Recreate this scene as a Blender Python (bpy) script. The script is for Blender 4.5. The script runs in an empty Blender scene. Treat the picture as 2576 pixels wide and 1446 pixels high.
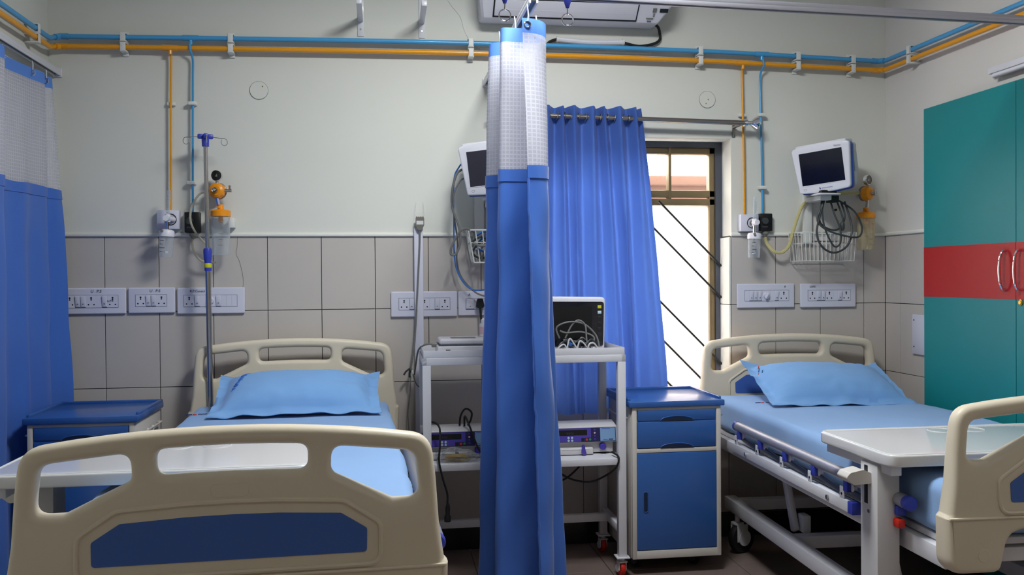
import bpy, bmesh, math, random
from mathutils import Vector, Matrix, Euler

random.seed(7)
scene = bpy.context.scene
COL = scene.collection
PI = math.pi

# ------------------------------------------------------------------ camera
CAM_YAW, CAM_PITCH, CAM_ROLL, CAM_Z, CAM_F = 0.1409, -0.0111, -0.0074, 1.33, 2250.0
def _camera():
    ca, sa, cp, sp = math.cos(CAM_YAW), math.sin(CAM_YAW), math.cos(CAM_PITCH), math.sin(CAM_PITCH)
    fwd = Vector((sa * cp, ca * cp, sp)); right = Vector((ca, -sa, 0)); up = right.cross(fwd)
    cr, sr = math.cos(CAM_ROLL), math.sin(CAM_ROLL)
    r2, u2 = cr * right + sr * up, -sr * right + cr * up
    m = Matrix((r2, u2, -fwd)).transposed().to_4x4(); m.translation = (0, 0, CAM_Z)
    cam = bpy.data.cameras.new('camera'); cam.sensor_fit = 'HORIZONTAL'; cam.sensor_width = 36.0
    cam.lens = 36.0 * CAM_F / 2576.0; cam.clip_start = 0.05; cam.clip_end = 200
    o = bpy.data.objects.new('camera', cam); o.matrix_world = m; COL.objects.link(o); scene.camera = o
_camera()

# ------------------------------------------------------------------ world, lights, exposure
SKY_STRENGTH = 11.0
LAMP_MAIN, LAMP_FILL = 62.0, 2.0
world = bpy.data.worlds.new('sky'); scene.world = world; world.use_nodes = True
_bg = world.node_tree.nodes['Background']; _bg.inputs[0].default_value = (1.0, 0.95, 0.90, 1); _bg.inputs[1].default_value = SKY_STRENGTH
scene.view_settings.view_transform = 'Standard'
scene.view_settings.look = 'None'
scene.view_settings.gamma = 1.0
scene.view_settings.use_curve_mapping = False
scene.view_settings.exposure = 0.0
scene.cycles.use_denoising = True
scene.cycles.max_bounces = 6
scene.cycles.diffuse_bounces = 3
scene.cycles.glossy_bounces = 3
scene.cycles.transmission_bounces = 3
scene.cycles.use_adaptive_sampling = True
scene.cycles.adaptive_threshold = 0.1
scene.cycles.transparent_max_bounces = 8
scene.cycles.caustics_reflective = False
scene.cycles.caustics_refractive = False
scene.cycles.sample_clamp_indirect = 6.0

# ------------------------------------------------------------------ materials
def lin(c):
    return tuple(((v / 255.0) / 12.92 if v / 255.0 <= 0.04045 else ((v / 255.0 + 0.055) / 1.055) ** 2.4) for v in c) + (1.0,)
MATS = {}
def mat(name, rgb, rough=0.5, metal=0.0, spec=0.5, var=0.0, vscale=6.0, bump=0.0, bscale=60.0, alpha=1.0, trans=0.0, coat=0.0, translucent=0.0, emis=0.0, sheen=0.0):
    m = bpy.data.materials.new(name); m.use_nodes = True
    nt = m.node_tree; b = nt.nodes['Principled BSDF']
    c = lin(rgb)
    b.inputs['Base Color'].default_value = c; b.inputs['Roughness'].default_value = rough; b.inputs['Metallic'].default_value = metal
    b.inputs['Specular IOR Level'].default_value = spec
    b.inputs['Coat Weight'].default_value = coat; b.inputs['Coat Roughness'].default_value = 0.08
    b.inputs['Sheen Weight'].default_value = sheen
    if emis: b.inputs['Emission Color'].default_value = c; b.inputs['Emission Strength'].default_value = emis
    tc = nt.nodes.new('ShaderNodeTexCoord')
    if var:
        n = nt.nodes.new('ShaderNodeTexNoise'); n.inputs['Scale'].default_value = vscale; n.inputs['Detail'].default_value = 4
        nt.links.new(tc.outputs['Object'], n.inputs['Vector'])
        r = nt.nodes.new('ShaderNodeMapRange'); r.inputs['To Min'].default_value = 1 - var; r.inputs['To Max'].default_value = 1 + var
        nt.links.new(n.outputs['Fac'], r.inputs['Value'])
        v = nt.nodes.new('ShaderNodeVectorMath'); v.operation = 'SCALE'; v.inputs[0].default_value = c[:3]
        nt.links.new(r.outputs['Result'], v.inputs['Scale']); nt.links.new(v.outputs['Vector'], b.inputs['Base Color'])
    if bump:
        n = nt.nodes.new('ShaderNodeTexNoise'); n.inputs['Scale'].default_value = bscale; n.inputs['Detail'].default_value = 3
        nt.links.new(tc.outputs['Object'], n.inputs['Vector'])
        bp = nt.nodes.new('ShaderNodeBump'); bp.inputs['Strength'].default_value = bump; bp.inputs['Distance'].default_value = 0.004
        nt.links.new(n.outputs['Fac'], bp.inputs['Height']); nt.links.new(bp.outputs['Normal'], b.inputs['Normal'])
    if translucent:
        t = nt.nodes.new('ShaderNodeBsdfTranslucent'); t.inputs['Color'].default_value = c
        mx = nt.nodes.new('ShaderNodeMixShader'); mx.inputs[0].default_value = translucent
        out = nt.nodes['Material Output']
        nt.links.new(b.outputs[0], mx.inputs[1]); nt.links.new(t.outputs[0], mx.inputs[2]); nt.links.new(mx.outputs[0], out.inputs['Surface'])
    if alpha < 1:   # clear plastic / glass: mostly transparent with a glossy skin
        t = nt.nodes.new('ShaderNodeBsdfTransparent'); t.inputs['Color'].default_value = tuple(0.5 + 0.5 * v for v in c[:3]) + (1,)
        mx = nt.nodes.new('ShaderNodeMixShader')
        lw = nt.nodes.new('ShaderNodeLayerWeight'); lw.inputs['Blend'].default_value = 0.35
        mr = nt.nodes.new('ShaderNodeMapRange'); mr.inputs['To Min'].default_value = alpha; mr.inputs['To Max'].default_value = min(1, alpha + 0.55)
        nt.links.new(lw.outputs['Facing'], mr.inputs['Value']); nt.links.new(mr.outputs['Result'], mx.inputs[0])
        out = nt.nodes['Material Output']
        nt.links.new(t.outputs[0], mx.inputs[1]); nt.links.new(b.outputs[0], mx.inputs[2]); nt.links.new(mx.outputs[0], out.inputs['Surface'])
    MATS[name] = m
    return m

mat('wall_paint', (221, 221, 212), 0.6, var=0.02, vscale=2.5, bump=0.05, bscale=40, spec=0.3)
mat('wall_paint_side', (222, 218, 212), 0.6, var=0.02, vscale=2.5, bump=0.05, bscale=40, spec=0.3)
mat('ceiling_paint', (236, 236, 232), 0.7)
mat('wall_tile', (196, 189, 182), 0.32, var=0.025, vscale=9, spec=0.5)
mat('grout', (88, 84, 80), 0.9)
mat('skirting', (32, 28, 28), 0.25)
mat('floor_tile', (128, 113, 107), 0.22, var=0.05, vscale=5)
mat('lip_paint', (232, 231, 222), 0.6)
mat('crack', (96, 94, 92), 0.9)
mat('pipe_blue', (72, 160, 214), 0.3, coat=0.3)
mat('pipe_orange', (238, 160, 20), 0.3, coat=0.3)
mat('clamp_white', (226, 226, 220), 0.5)
mat('white_plastic', (226, 225, 232), 0.35)
mat('plate_white', (214, 214, 228), 0.35)
mat('grey_groove', (92, 100, 118), 0.5)
mat('black', (14, 14, 16), 0.4)
mat('black_rubber', (20, 20, 22), 0.7)
mat('ink', (30, 34, 40), 0.8)
mat('ink_green', (28, 44, 36), 0.8)
mat('white_metal', (222, 222, 228), 0.35, coat=0.2)
mat('steel', (190, 186, 182), 0.25, metal=1.0)
mat('dark_steel', (158, 152, 148), 0.3, metal=1.0)
mat('chrome', (225, 225, 228), 0.08, metal=1.0)
mat('brass', (200, 160, 70), 0.3, metal=1.0)
mat('strut_dark', (46, 54, 74), 0.4)
mat('alu', (176, 176, 186), 0.42, metal=0.7)
mat('bed_beige', (219, 208, 186), 0.42, bump=0.02, bscale=200, spec=0.4)
mat('bed_blue', (66, 102, 178), 0.45, spec=0.4)
mat('bracket_blue', (52, 66, 176), 0.4)
mat('red_plastic', (210, 40, 22), 0.4)
mat('sheet_blue', (140, 175, 220), 0.85, var=0.03, vscale=14, bump=0.06, bscale=300, sheen=0.15, spec=0.15)
mat('pillow_blue', (126, 172, 224), 0.85, var=0.03, vscale=14, bump=0.06, bscale=300, sheen=0.15, spec=0.15)
mat('logo_red', (190, 60, 50), 0.8); mat('logo_teal', (50, 110, 150), 0.8); mat('logo_navy', (40, 60, 110), 0.8); mat('print_blue', (62, 118, 205), 0.8)
mat('curtain_blue', (68, 114, 202), 0.40, translucent=0.10, sheen=0.2, spec=0.35, var=0.03, vscale=20)
mat('window_curtain_blue', (80, 116, 196), 0.5, translucent=0.32, sheen=0.1, spec=0.3, var=0.03, vscale=20)
mat('curtain_header', (92, 142, 226), 0.5, translucent=0.1)
mat('locker_blue', (48, 95, 165), 0.28, coat=0.25)
mat('locker_dark', (14, 34, 66), 0.5)
mat('locker_cream', (208, 203, 196), 0.45)
mat('teal_laminate', (16, 128, 132), 0.42, spec=0.35)
mat('red_laminate', (172, 22, 28), 0.42, spec=0.35)
mat('cupboard_edge', (30, 60, 62), 0.6)
mat('table_white', (222, 222, 224), 0.12, coat=0.6)
mat('table_edge', (214, 214, 214), 0.35)
mat('post_white', (205, 203, 204), 0.5, bump=0.12, bscale=900)
mat('clear', (235, 240, 244), 0.08, alpha=0.10)
mat('clear_yellow', (226, 214, 180), 0.12, alpha=0.30)
mat('tube_clear', (214, 210, 190), 0.2, alpha=0.42)
mat('tube_yellow', (226, 216, 156), 0.25, alpha=0.55)
mat('orange_plastic', (240, 150, 16), 0.35)
mat('dial_black', (18, 18, 20), 0.25)
mat('dial_grey', (120, 116, 108), 0.3)
mat('cable_grey', (120, 120, 118), 0.5)
mat('cable_dark', (58, 62, 64), 0.5)
mat('cable_blue', (48, 118, 206), 0.4)
mat('cable_white', (216, 216, 216), 0.5)
mat('screen', (16, 18, 30), 0.12, coat=0.4)
mat('screen_grey', (48, 48, 60), 0.3)
mat('monitor_white', (224, 224, 232), 0.35)
mat('monitor_side', (190, 204, 208), 0.4)
mat('monitor_blue', (46, 76, 160), 0.35)
mat('button_yellow', (206, 204, 40), 0.4); mat('button_white', (190, 214, 226), 0.4); mat('button_dark', (34, 34, 38), 0.4)
mat('pump_purple', (78, 66, 164), 0.35); mat('pump_navy', (40, 36, 84), 0.35); mat('pump_sky', (128, 164, 206), 0.35)
mat('pump_white', (206, 204, 206), 0.4); mat('button_red', (206, 60, 46), 0.4); mat('button_green', (52, 140, 92), 0.4); mat('button_pink', (226, 190, 200), 0.4)
mat('knob_purple', (70, 58, 170), 0.3)
mat('swab_yellow', (206, 166, 50), 0.6)
mat('bag_film', (210, 212, 214), 0.15, alpha=0.16)
mat('frame_grey', (74, 78, 88), 0.5, var=0.12, vscale=14)
mat('frame_bronze', (134, 116, 84), 0.4, metal=0.3, var=0.06)
mat('grill_dark', (24, 28, 24), 0.45)
mat('neighbour_wall', (118, 90, 80), 0.9, var=0.15, vscale=3)
mat('lamp_diffuser', (255, 252, 246), 0.5, emis=6.0)
MATS['lamp_diffuser'].cycles.emission_sampling = 'NONE'

def glass_frosted():
    m = bpy.data.materials.new('frosted_glass'); m.use_nodes = True; nt = m.node_tree; nt.nodes.remove(nt.nodes['Principled BSDF'])
    t = nt.nodes.new('ShaderNodeBsdfTranslucent'); t.inputs['Color'].default_value = (0.95, 0.95, 0.93, 1)
    tr = nt.nodes.new('ShaderNodeBsdfTransparent'); g = nt.nodes.new('ShaderNodeBsdfGlossy'); g.inputs['Roughness'].default_value = 0.25
    m1 = nt.nodes.new('ShaderNodeMixShader'); m1.inputs[0].default_value = 0.35
    m2 = nt.nodes.new('ShaderNodeMixShader'); m2.inputs[0].default_value = 0.05
    nt.links.new(t.outputs[0], m1.inputs[1]); nt.links.new(tr.outputs[0], m1.inputs[2])
    nt.links.new(m1.outputs[0], m2.inputs[1]); nt.links.new(g.outputs[0], m2.inputs[2])
    nt.links.new(m2.outputs[0], nt.nodes['Material Output'].inputs['Surface']); MATS['frosted_glass'] = m
    m = bpy.data.materials.new('clear_glass'); m.use_nodes = True; nt = m.node_tree; nt.nodes.remove(nt.nodes['Principled BSDF'])
    tr = nt.nodes.new('ShaderNodeBsdfTransparent'); tr.inputs['Color'].default_value = (0.95, 0.95, 0.93, 1)
    g = nt.nodes.new('ShaderNodeBsdfGlossy'); g.inputs['Roughness'].default_value = 0.05
    m2 = nt.nodes.new('ShaderNodeMixShader'); m2.inputs[0].default_value = 0.06
    nt.links.new(tr.outputs[0], m2.inputs[1]); nt.links.new(g.outputs[0], m2.inputs[2])
    nt.links.new(m2.outputs[0], nt.nodes['Material Output'].inputs['Surface']); MATS['clear_glass'] = m
glass_frosted()

def net_material():
    # woven white curtain net: square holes between threads, in metres along the cloth (UV)
    m = bpy.data.materials.new('curtain_net'); m.use_nodes = True; nt = m.node_tree; b = nt.nodes['Principled BSDF']
    b.inputs['Base Color'].default_value = lin((216, 216, 226)); b.inputs['Roughness'].default_value = 0.6
    uv = nt.nodes.new('ShaderNodeUVMap'); sep = nt.nodes.new('ShaderNodeSeparateXYZ'); nt.links.new(uv.outputs[0], sep.inputs[0])
    def wave(sock):
        a = nt.nodes.new('ShaderNodeMath'); a.operation = 'MULTIPLY'; a.inputs[1].default_value = 1 / 0.0145; nt.links.new(sock, a.inputs[0])
        f = nt.nodes.new('ShaderNodeMath'); f.operation = 'FRACT'; nt.links.new(a.outputs[0], f.inputs[0])
        g = nt.nodes.new('ShaderNodeMath'); g.operation = 'GREATER_THAN'; g.inputs[1].default_value = 0.27; nt.links.new(f.outputs[0], g.inputs[0])
        return g.outputs[0]
    mul = nt.nodes.new('ShaderNodeMath'); mul.operation = 'MULTIPLY'
    nt.links.new(wave(sep.outputs['X']), mul.inputs[0]); nt.links.new(wave(sep.outputs['Y']), mul.inputs[1])
    hole = nt.nodes.new('ShaderNodeMath'); hole.operation = 'MULTIPLY'; hole.inputs[1].default_value = 0.34; nt.links.new(mul.outputs[0], hole.inputs[0])
    tl = nt.nodes.new('ShaderNodeBsdfTranslucent'); tl.inputs['Color'].default_value = lin((226, 226, 238))
    m1 = nt.nodes.new('ShaderNodeMixShader'); m1.inputs[0].default_value = 0.35
    nt.links.new(b.outputs[0], m1.inputs[1]); nt.links.new(tl.outputs[0], m1.inputs[2])
    tr = nt.nodes.new('ShaderNodeBsdfTransparent'); mx = nt.nodes.new('ShaderNodeMixShader')
    nt.links.new(hole.outputs[0], mx.inputs[0]); nt.links.new(m1.outputs[0], mx.inputs[1]); nt.links.new(tr.outputs[0], mx.inputs[2])
    nt.links.new(mx.outputs[0], nt.nodes['Material Output'].inputs['Surface']); MATS['curtain_net'] = m
net_material()

# ------------------------------------------------------------------ mesh helpers
class MB:
    """collects shapes; build() links them as one mesh object"""
    def __init__(s): s.v = []; s.f = []; s.uv = None
    def add(s, vs, fs):
        o = len(s.v); s.v += [tuple(v) for v in vs]; s.f += [tuple(i + o for i in f) for f in fs]; return s
    def bm(s, bm, M=None):
        bm.verts.index_update()
        s.add([(M @ v.co if M else v.co) for v in bm.verts], [[v.index for v in f.verts] for f in bm.faces]); bm.free(); return s
    def box(s, x0, x1, y0, y1, z0, z1, bev=0.0, seg=2):
        return s.obox(((x0 + x1) / 2, (y0 + y1) / 2, (z0 + z1) / 2), (x1 - x0, y1 - y0, z1 - z0), None, bev, seg)
    def obox(s, c, size, rot=None, bev=0.0, seg=2):
        bm = bmesh.new(); bmesh.ops.create_cube(bm, size=1.0)
        for v in bm.verts: v.co = Vector((v.co.x * size[0], v.co.y * size[1], v.co.z * size[2]))
        if bev > 0: bmesh.ops.bevel(bm, geom=list(bm.edges), offset=min(bev, min(map(abs, size)) * 0.49), segments=seg, profile=0.5, affect='EDGES')
        M = Matrix.Translation(c) @ ((Euler(rot).to_matrix() if not isinstance(rot, Matrix) else rot).to_4x4() if rot is not None else Matrix())
        return s.bm(bm, M)
    def cyl(s, p0, p1, r, r2=None, n=20, bev=0.0):
        p0, p1 = Vector(p0), Vector(p1); d = p1 - p0; r2 = r if r2 is None else r2
        q = d.to_track_quat('Z', 'Y'); vs = []
        for p, rr in ((p0, r), (p1, r2)):
            for i in range(n): a = 2 * PI * i / n; vs.append(p + q @ Vector((rr * math.cos(a), rr * math.sin(a), 0)))
        fs = [(i, (i + 1) % n, n + (i + 1) % n, n + i) for i in range(n)] + [tuple(range(n - 1, -1, -1)), tuple(range(n, 2 * n))]
        return s.add(vs, fs)
    def tube(s, pts, r, n=8, smooth=0, closed=False):
        pts = [Vector(p) for p in pts]
        if smooth: pts = crom(pts, smooth, closed)
        N = len(pts); vs = []; prev = None
        for i, p in enumerate(pts):
            if closed: t = pts[(i + 1) % N] - pts[i - 1]
            else: t = pts[min(i + 1, N - 1)] - pts[max(i - 1, 0)]
            t.normalize()
            if prev is None:
                u = t.orthogonal().normalized()
            else:
                u = prev - t * prev.dot(t)
                u = u.normalized() if u.length > 1e-6 else t.orthogonal().normalized()
            prev = u; w = t.cross(u)
            rr = r(i / (N - 1)) if callable(r) else r
            for k in range(n): a = 2 * PI * k / n; vs.append(p + u * (rr * math.cos(a)) + w * (rr * math.sin(a)))
        fs = []
        for i in range(N if closed else N - 1):
            a, b = i * n, ((i + 1) % N) * n
            for k in range(n): fs.append((a + k, a + (k + 1) % n, b + (k + 1) % n, b + k))
        if not closed: fs += [tuple(range(n - 1, -1, -1)), tuple((N - 1) * n + k for k in range(n))]
        return s.add(vs, fs)
    def lathe(s, prof, c=(0, 0, 0), axis=(0, 0, 1), n=28):
        q = Vector(axis).to_track_quat('Z', 'Y'); c = Vector(c); vs = []
        for r, h in prof:
            for i in range(n): a = 2 * PI * i / n; vs.append(c + q @ Vector((max(r, 1e-5) * math.cos(a), max(r, 1e-5) * math.sin(a), h)))
        fs = []
        for j in range(len(prof) - 1):
            for i in range(n): fs.append((j * n + i, j * n + (i + 1) % n, (j + 1) * n + (i + 1) % n, (j + 1) * n + i))
        return s.add(vs, fs)
    def prism(s, poly, fn, t0, t1):
        """poly in 2D, fn(u, v, t) -> xyz"""
        n = len(poly)
        vs = [fn(u, v, t0) for u, v in poly] + [fn(u, v, t1) for u, v in poly]
        return s.add(vs, [tuple(range(n - 1, -1, -1)), tuple(range(n, 2 * n))] + [(i, (i + 1) % n, n + (i + 1) % n, n + i) for i in range(n)])
    def build(s, name, m, parent=None, org=(0, 0, 0), ang=35, flat=False):
        me = bpy.data.meshes.new(name)
        me.from_pydata([(v[0] - org[0], v[1] - org[1], v[2] - org[2]) for v in s.v], [], s.f)
        me.update()
        bm = bmesh.new(); bm.from_mesh(me); bmesh.ops.recalc_face_normals(bm, faces=bm.faces); bm.to_mesh(me); bm.free()
        if not flat:
            for p in me.polygons: p.use_smooth = True
            me.set_sharp_from_angle(angle=math.radians(ang))
        me.materials.append(MATS[m])
        o = bpy.data.objects.new(name, me); COL.objects.link(o)
        if parent is not None: o.parent = parent
        return o

def crom(P, k, closed=False):
    out = []; n = len(P)
    rng = range(n) if closed else range(n - 1)
    for i in rng:
        p0 = P[i - 1] if (i > 0 or closed) else P[0]; p1 = P[i]; p2 = P[(i + 1) % n]; p3 = P[(i + 2) % n] if (closed or i + 2 < n) else P[-1]
        for j in range(k):
            t = j / k
            out.append(0.5 * ((2 * p1) + (p2 - p0) * t + (2 * p0 - 5 * p1 + 4 * p2 - p3) * t * t + (3 * p1 - p0 - 3 * p2 + p3) * t ** 3))
    if not closed: out.append(P[-1].copy())
    return out

def round_poly(pts, r, k=5):
    """pts [(x,y)] or [(x,y,r)] -> polygon with rounded corners"""
    out = []; n = len(pts)
    for i in range(n):
        p = Vector(pts[i][:2]); a = Vector(pts[i - 1][:2]); b = Vector(pts[(i + 1) % n][:2])
        rr = pts[i][2] if len(pts[i]) > 2 else r
        if rr <= 0: out.append(tuple(p)); continue
        da, db = (a - p), (b - p); la, lb = da.length, db.length
        cosang = max(-0.9999, min(0.9999, da.dot(db) / (la * lb))); half = math.acos(cosang) / 2
        d = min(rr / math.tan(half), la * 0.48, lb * 0.48)
        s0 = p + da / la * d; s1 = p + db / lb * d
        for j in range(k + 1):
            t = j / k; out.append(tuple(s0 * (1 - t) ** 2 + p * 2 * t * (1 - t) + s1 * t * t))
    return out

def panel(outer, holes, thick, bev, res=3):
    """rounded-edge panel with openings, polygon in x-z, centred on y = 0; returns MB"""
    cu = bpy.data.curves.new('tmp', 'CURVE'); cu.dimensions = '2D'; cu.fill_mode = 'BOTH'
    cu.extrude = max(thick / 2 - bev, 0.0); cu.bevel_depth = bev; cu.bevel_resolution = res; cu.offset = -bev
    for poly in [outer] + list(holes):
        sp = cu.splines.new('POLY'); sp.points.add(len(poly) - 1); sp.use_cyclic_u = True
        for p, q in zip(sp.points, poly): p.co = (q[0], q[1], 0, 1)
    ob = bpy.data.objects.new('tmp', cu); COL.objects.link(ob)
    dg = bpy.context.evaluated_depsgraph_get(); me = bpy.data.meshes.new_from_object(ob.evaluated_get(dg))
    mb = MB(); mb.add([(v.co.x, -v.co.z, v.co.y) for v in me.vertices], [tuple(p.vertices) for p in me.polygons])
    bpy.data.objects.remove(ob); bpy.data.curves.remove(cu); bpy.data.meshes.remove(me)
    bm = bmesh.new(); m2 = bpy.data.meshes.new('t'); m2.from_pydata(mb.v, [], mb.f); bm.from_mesh(m2)
    bmesh.ops.remove_doubles(bm, verts=bm.verts, dist=1e-5); bpy.data.meshes.remove(m2)
    out = MB(); out.bm(bm); return out

def text(body, size, m, parent, loc, rot=(PI / 2, 0, 0), name='lettering', shear=0.0, depth=0.0004, align='LEFT'):
    cu = bpy.data.curves.new('tmp', 'FONT'); cu.body = body; cu.size = size; cu.shear = shear; cu.extrude = depth; cu.align_x = align; cu.resolution_u = 3
    ob = bpy.data.objects.new('tmp', cu); COL.objects.link(ob)
    dg = bpy.context.evaluated_depsgraph_get(); me = bpy.data.meshes.new_from_object(ob.evaluated_get(dg))
    bpy.data.objects.remove(ob); bpy.data.curves.remove(cu)
    me.materials.clear(); me.materials.append(MATS[m]); me.name = name
    o = bpy.data.objects.new(name, me); COL.objects.link(o); o.parent = parent; o.location = loc; o.rotation_euler = rot
    return o

def tag(o, label, cat, group=None):
    o['label'] = label; o['category'] = cat
    if group: o['group'] = group
    return o
def thing(name, label, cat, loc=(0, 0, 0), rot=(0, 0, 0), group=None):
    o = bpy.data.objects.new(name, None); COL.objects.link(o); o.empty_display_size = 0.05
    o.location = loc; o.rotation_euler = rot
    return tag(o, label, cat, group)
def struct(o): o['kind'] = 'structure'; return o
def share(name, src, parent, loc=(0, 0, 0), rot=(0, 0, 0)):
    o = bpy.data.objects.new(name, src.data); COL.objects.link(o); o.parent = parent; o.location = loc; o.rotation_euler = rot; return o
# ================================================================== THE SETTING
D = 4.368          # back wall face
XL, XR = -1.52, 2.597
YF = -2.3          # wall behind the camera
CEIL = 3.0
WX0, WX1, WZ0, WZ1 = 0.62, 1.752, 0.70, 2.030     # window opening
DADO = 1.537

# floor: screed with separate tiles
floor = struct(MB().box(XL - 0.1, XR + 0.6, YF - 0.1, D + 0.2, -0.12, -0.008).build('floor', 'grout', flat=True))
ft = 0.6
xs = [XL]; x = -1.4
while x < XR: xs.append(x); x += ft
xs.append(XR)
ys = [D]; y = 3.93
while y > YF: ys.append(y); y -= ft
ys.append(YF); ys.reverse()
_cache = {}
for i in range(len(xs) - 1):
    for j in range(len(ys) - 1):
        w, d = xs[i + 1] - xs[i] - 0.003, ys[j + 1] - ys[j] - 0.003
        key = (round(w, 3), round(d, 3))
        loc = ((xs[i] + xs[i + 1]) / 2, (ys[j] + ys[j + 1]) / 2, -0.004)
        if key not in _cache:
            _cache[key] = MB().box(-w / 2, w / 2, -d / 2, d / 2, -0.0045, 0.004, 0.0008, 1).build('floor_tile', 'floor_tile', floor); _cache[key].location = loc
        else: share('floor_tile', _cache[key], floor, loc)
struct(MB().box(XL - 0.1, XR + 0.6, YF - 0.1, D + 0.2, CEIL, CEIL + 0.1).build('ceiling', 'ceiling_paint', flat=True))
struct(MB().box(XL - 0.15, XL, YF - 0.1, D + 0.23, 0, CEIL).build('wall_left', 'wall_paint', flat=True))
struct(MB().box(XL, XR + 0.6, YF - 0.15, YF, 0, CEIL).build('wall_front', 'wall_paint', flat=True))

# back wall: plaster above, grout bed below the tiles
wb = MB()
Y0 = D - 0.003
wb.box(XL, WX0, Y0, D + 0.23, DADO, CEIL); wb.box(WX1, XR, Y0, D + 0.23, DADO, CEIL); wb.box(WX0, WX1, Y0, D + 0.23, WZ1, CEIL)
wall_back = struct(wb.build('wall_back', 'wall_paint', flat=True))
bed_ = MB(); Yg = D + 0.008
bed_.box(XL, WX0, Yg, D + 0.23, 0, DADO); bed_.box(WX1, XR, Yg, D + 0.23, 0, DADO); bed_.box(WX0, WX1, Yg, D + 0.23, 0, WZ0)
bed_.build('tile_bed', 'grout', wall_back, flat=True)
lip = MB()
for a, b in ((XL, WX0), (WX1 - 0.004, XR)):
    lip.box(a, b, D - 0.012, D + 0.01, DADO - 0.004, DADO + 0.014, 0.005, 3)
struct(lip.build('trim_1', 'lip_paint'))
# dado tiles, one object each
jx = [XL, -1.286, -1.045, -0.801, -0.552, -0.301, -0.047, 0.209, 0.467, 0.7206, 0.974, 1.228, 1.481, 1.735, 1.991, 2.235, 2.476, XR]
jz = [0.1213, 0.4754, 0.8295, 1.1836, DADO - 0.001]
G = 0.0016
def wtile(x0, x1, z0, z1):
    MB().box(x0 + G, x1 - G, D, D + 0.0082, z0 + G, z1 - G, 0.0008, 1).build('tile', 'wall_tile', wall_back, flat=True)
for i in range(len(jx) - 1):
    for k in range(len(jz) - 1):
        x0, x1, z0, z1 = jx[i], jx[i + 1], jz[k], jz[k + 1]
        if z1 <= WZ0 + 1e-6 or x1 <= WX0 or x0 >= WX1: wtile(x0, x1, z0, z1); continue
        if x0 < WX0: wtile(x0, WX0, z0, z1)
        if x1 > WX1: wtile(WX1, x1, z0, z1)
        if z0 < WZ0 < z1: wtile(max(x0, WX0), min(x1, WX1), z0, WZ0)
# reveal of the window: tiled below the dado line
rv = MB()
for a, b in ((0.70, 0.8295), (0.8295, 1.1836), (1.1836, 1.530)):
    rv = MB().box(WX1 - 0.012, WX1 - 0.001, D + 0.0, D + 0.135, a + G, b - G, 0.004, 2); rv.build('tile', 'lip_paint', wall_back)
struct(MB().box(XL, XR, D - 0.011, D + 0.009, 0, 0.1205, 0.002, 1).build('baseboard_back', 'skirting'))
MB().tube([(-0.688, D - 0.0005, 1.535), (-0.69, D - 0.0005, 1.49), (-0.696, D - 0.0005, 1.45), (-0.682, D - 0.0005, 1.42), (-0.668, D - 0.0005, 1.36), (-0.664, D - 0.0005, 1.32), (-0.667, D - 0.0005, 1.293)], 0.0007, 5, smooth=4).build('hairline_crack', 'crack', wall_back)

# right wall with a recess for the built-in cupboard
CY0, CY1, CZ1 = 2.64, 3.884, 2.106
wr = MB()
wr.box(XR, XR + 0.6, CY1, D + 0.2, DADO, CEIL); wr.box(XR, XR + 0.6, CY0, CY1, CZ1, CEIL); wr.box(XR, XR + 0.6, YF, CY0, 0, CEIL)
wall_right = struct(wr.build('wall_right', 'wall_paint_side', flat=True))
MB().box(XR + 0.008, XR + 0.6, CY1, D + 0.2, 0, DADO).build('tile_bed', 'grout', wall_right, flat=True)
jy = [CY1, 3.985, 4.231, D]
for i in range(3):
    for k in range(4):
        MB().box(XR, XR + 0.0082, jy[i] + G, jy[i + 1] - G, jz[k] + G, jz[k + 1] - G, 0.0008, 1).build('tile', 'wall_tile', wall_right, flat=True)
struct(MB().box(XR - 0.01, XR + 0.012, CY1, D, DADO - 0.004, DADO + 0.014, 0.005, 3).build('trim_2', 'lip_paint'))
struct(MB().box(XR - 0.011, XR + 0.009, CY1, D - 0.011, 0, 0.1205, 0.002, 1).build('baseboard_right', 'skirting'))

# ------------------------------------------------------------------ window
win = bpy.data.objects.new('window_1', None); COL.objects.link(win); win.location = (1.186, 4.52, WZ0); struct(win)
wo = (1.186, 4.52, WZ0)
FY0, FY1 = 4.500, 4.545
def wp(name, mb, m, par=None): return mb.build(name, m, par or win, wo if par is None else (0, 0, 0))
f = MB(); f.box(WX0, WX0 + 0.04, FY0 - 0.01, FY1 + 0.02, WZ0, WZ1); f.box(WX1 - 0.036, WX1, FY0 - 0.01, FY1 + 0.02, WZ0, WZ1); f.box(WX0 + 0.04, WX1 - 0.036, FY0 - 0.01, FY1 + 0.02, WZ1 - 0.03, WZ1); f.box(WX0 + 0.04, WX1 - 0.036, FY0 - 0.01, FY1 + 0.02, WZ0, WZ0 + 0.03)
wp('outer_frame', f, 'frame_grey')
f = MB()
sx = (WX0 + 0.04, WX1 - 0.036)
f.box(sx[0], sx[1], FY0, FY1, 1.700, 1.735, 0.003); f.box(sx[0], sx[1], FY0, FY1, 1.742, 1.778, 0.003); f.box(sx[0], sx[1], FY0, FY1, WZ1 - 0.062, WZ1 - 0.03, 0.003)
f.box(sx[1] - 0.030, sx[1], FY0, FY1, WZ0 + 0.03, WZ1 - 0.03, 0.003); f.box(sx[0], sx[0] + 0.03, FY0, FY1, WZ0 + 0.03, WZ1 - 0.03, 0.003)
wp('sash_frame', f, 'frame_bronze')
wp('transom_bar', MB().box(1.465, 1.480, FY0 - 0.004, FY1, 1.735, WZ1 - 0.03, 0.002), 'frame_bronze')
wp('pane', MB().box(sx[0] + 0.03, 1.466, 4.520, 4.524, 1.778, WZ1 - 0.06), 'clear_glass')
wp('pane', MB().box(1.479, sx[1] - 0.03, 4.520, 4.524, 1.778, WZ1 - 0.06), 'clear_glass')
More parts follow.
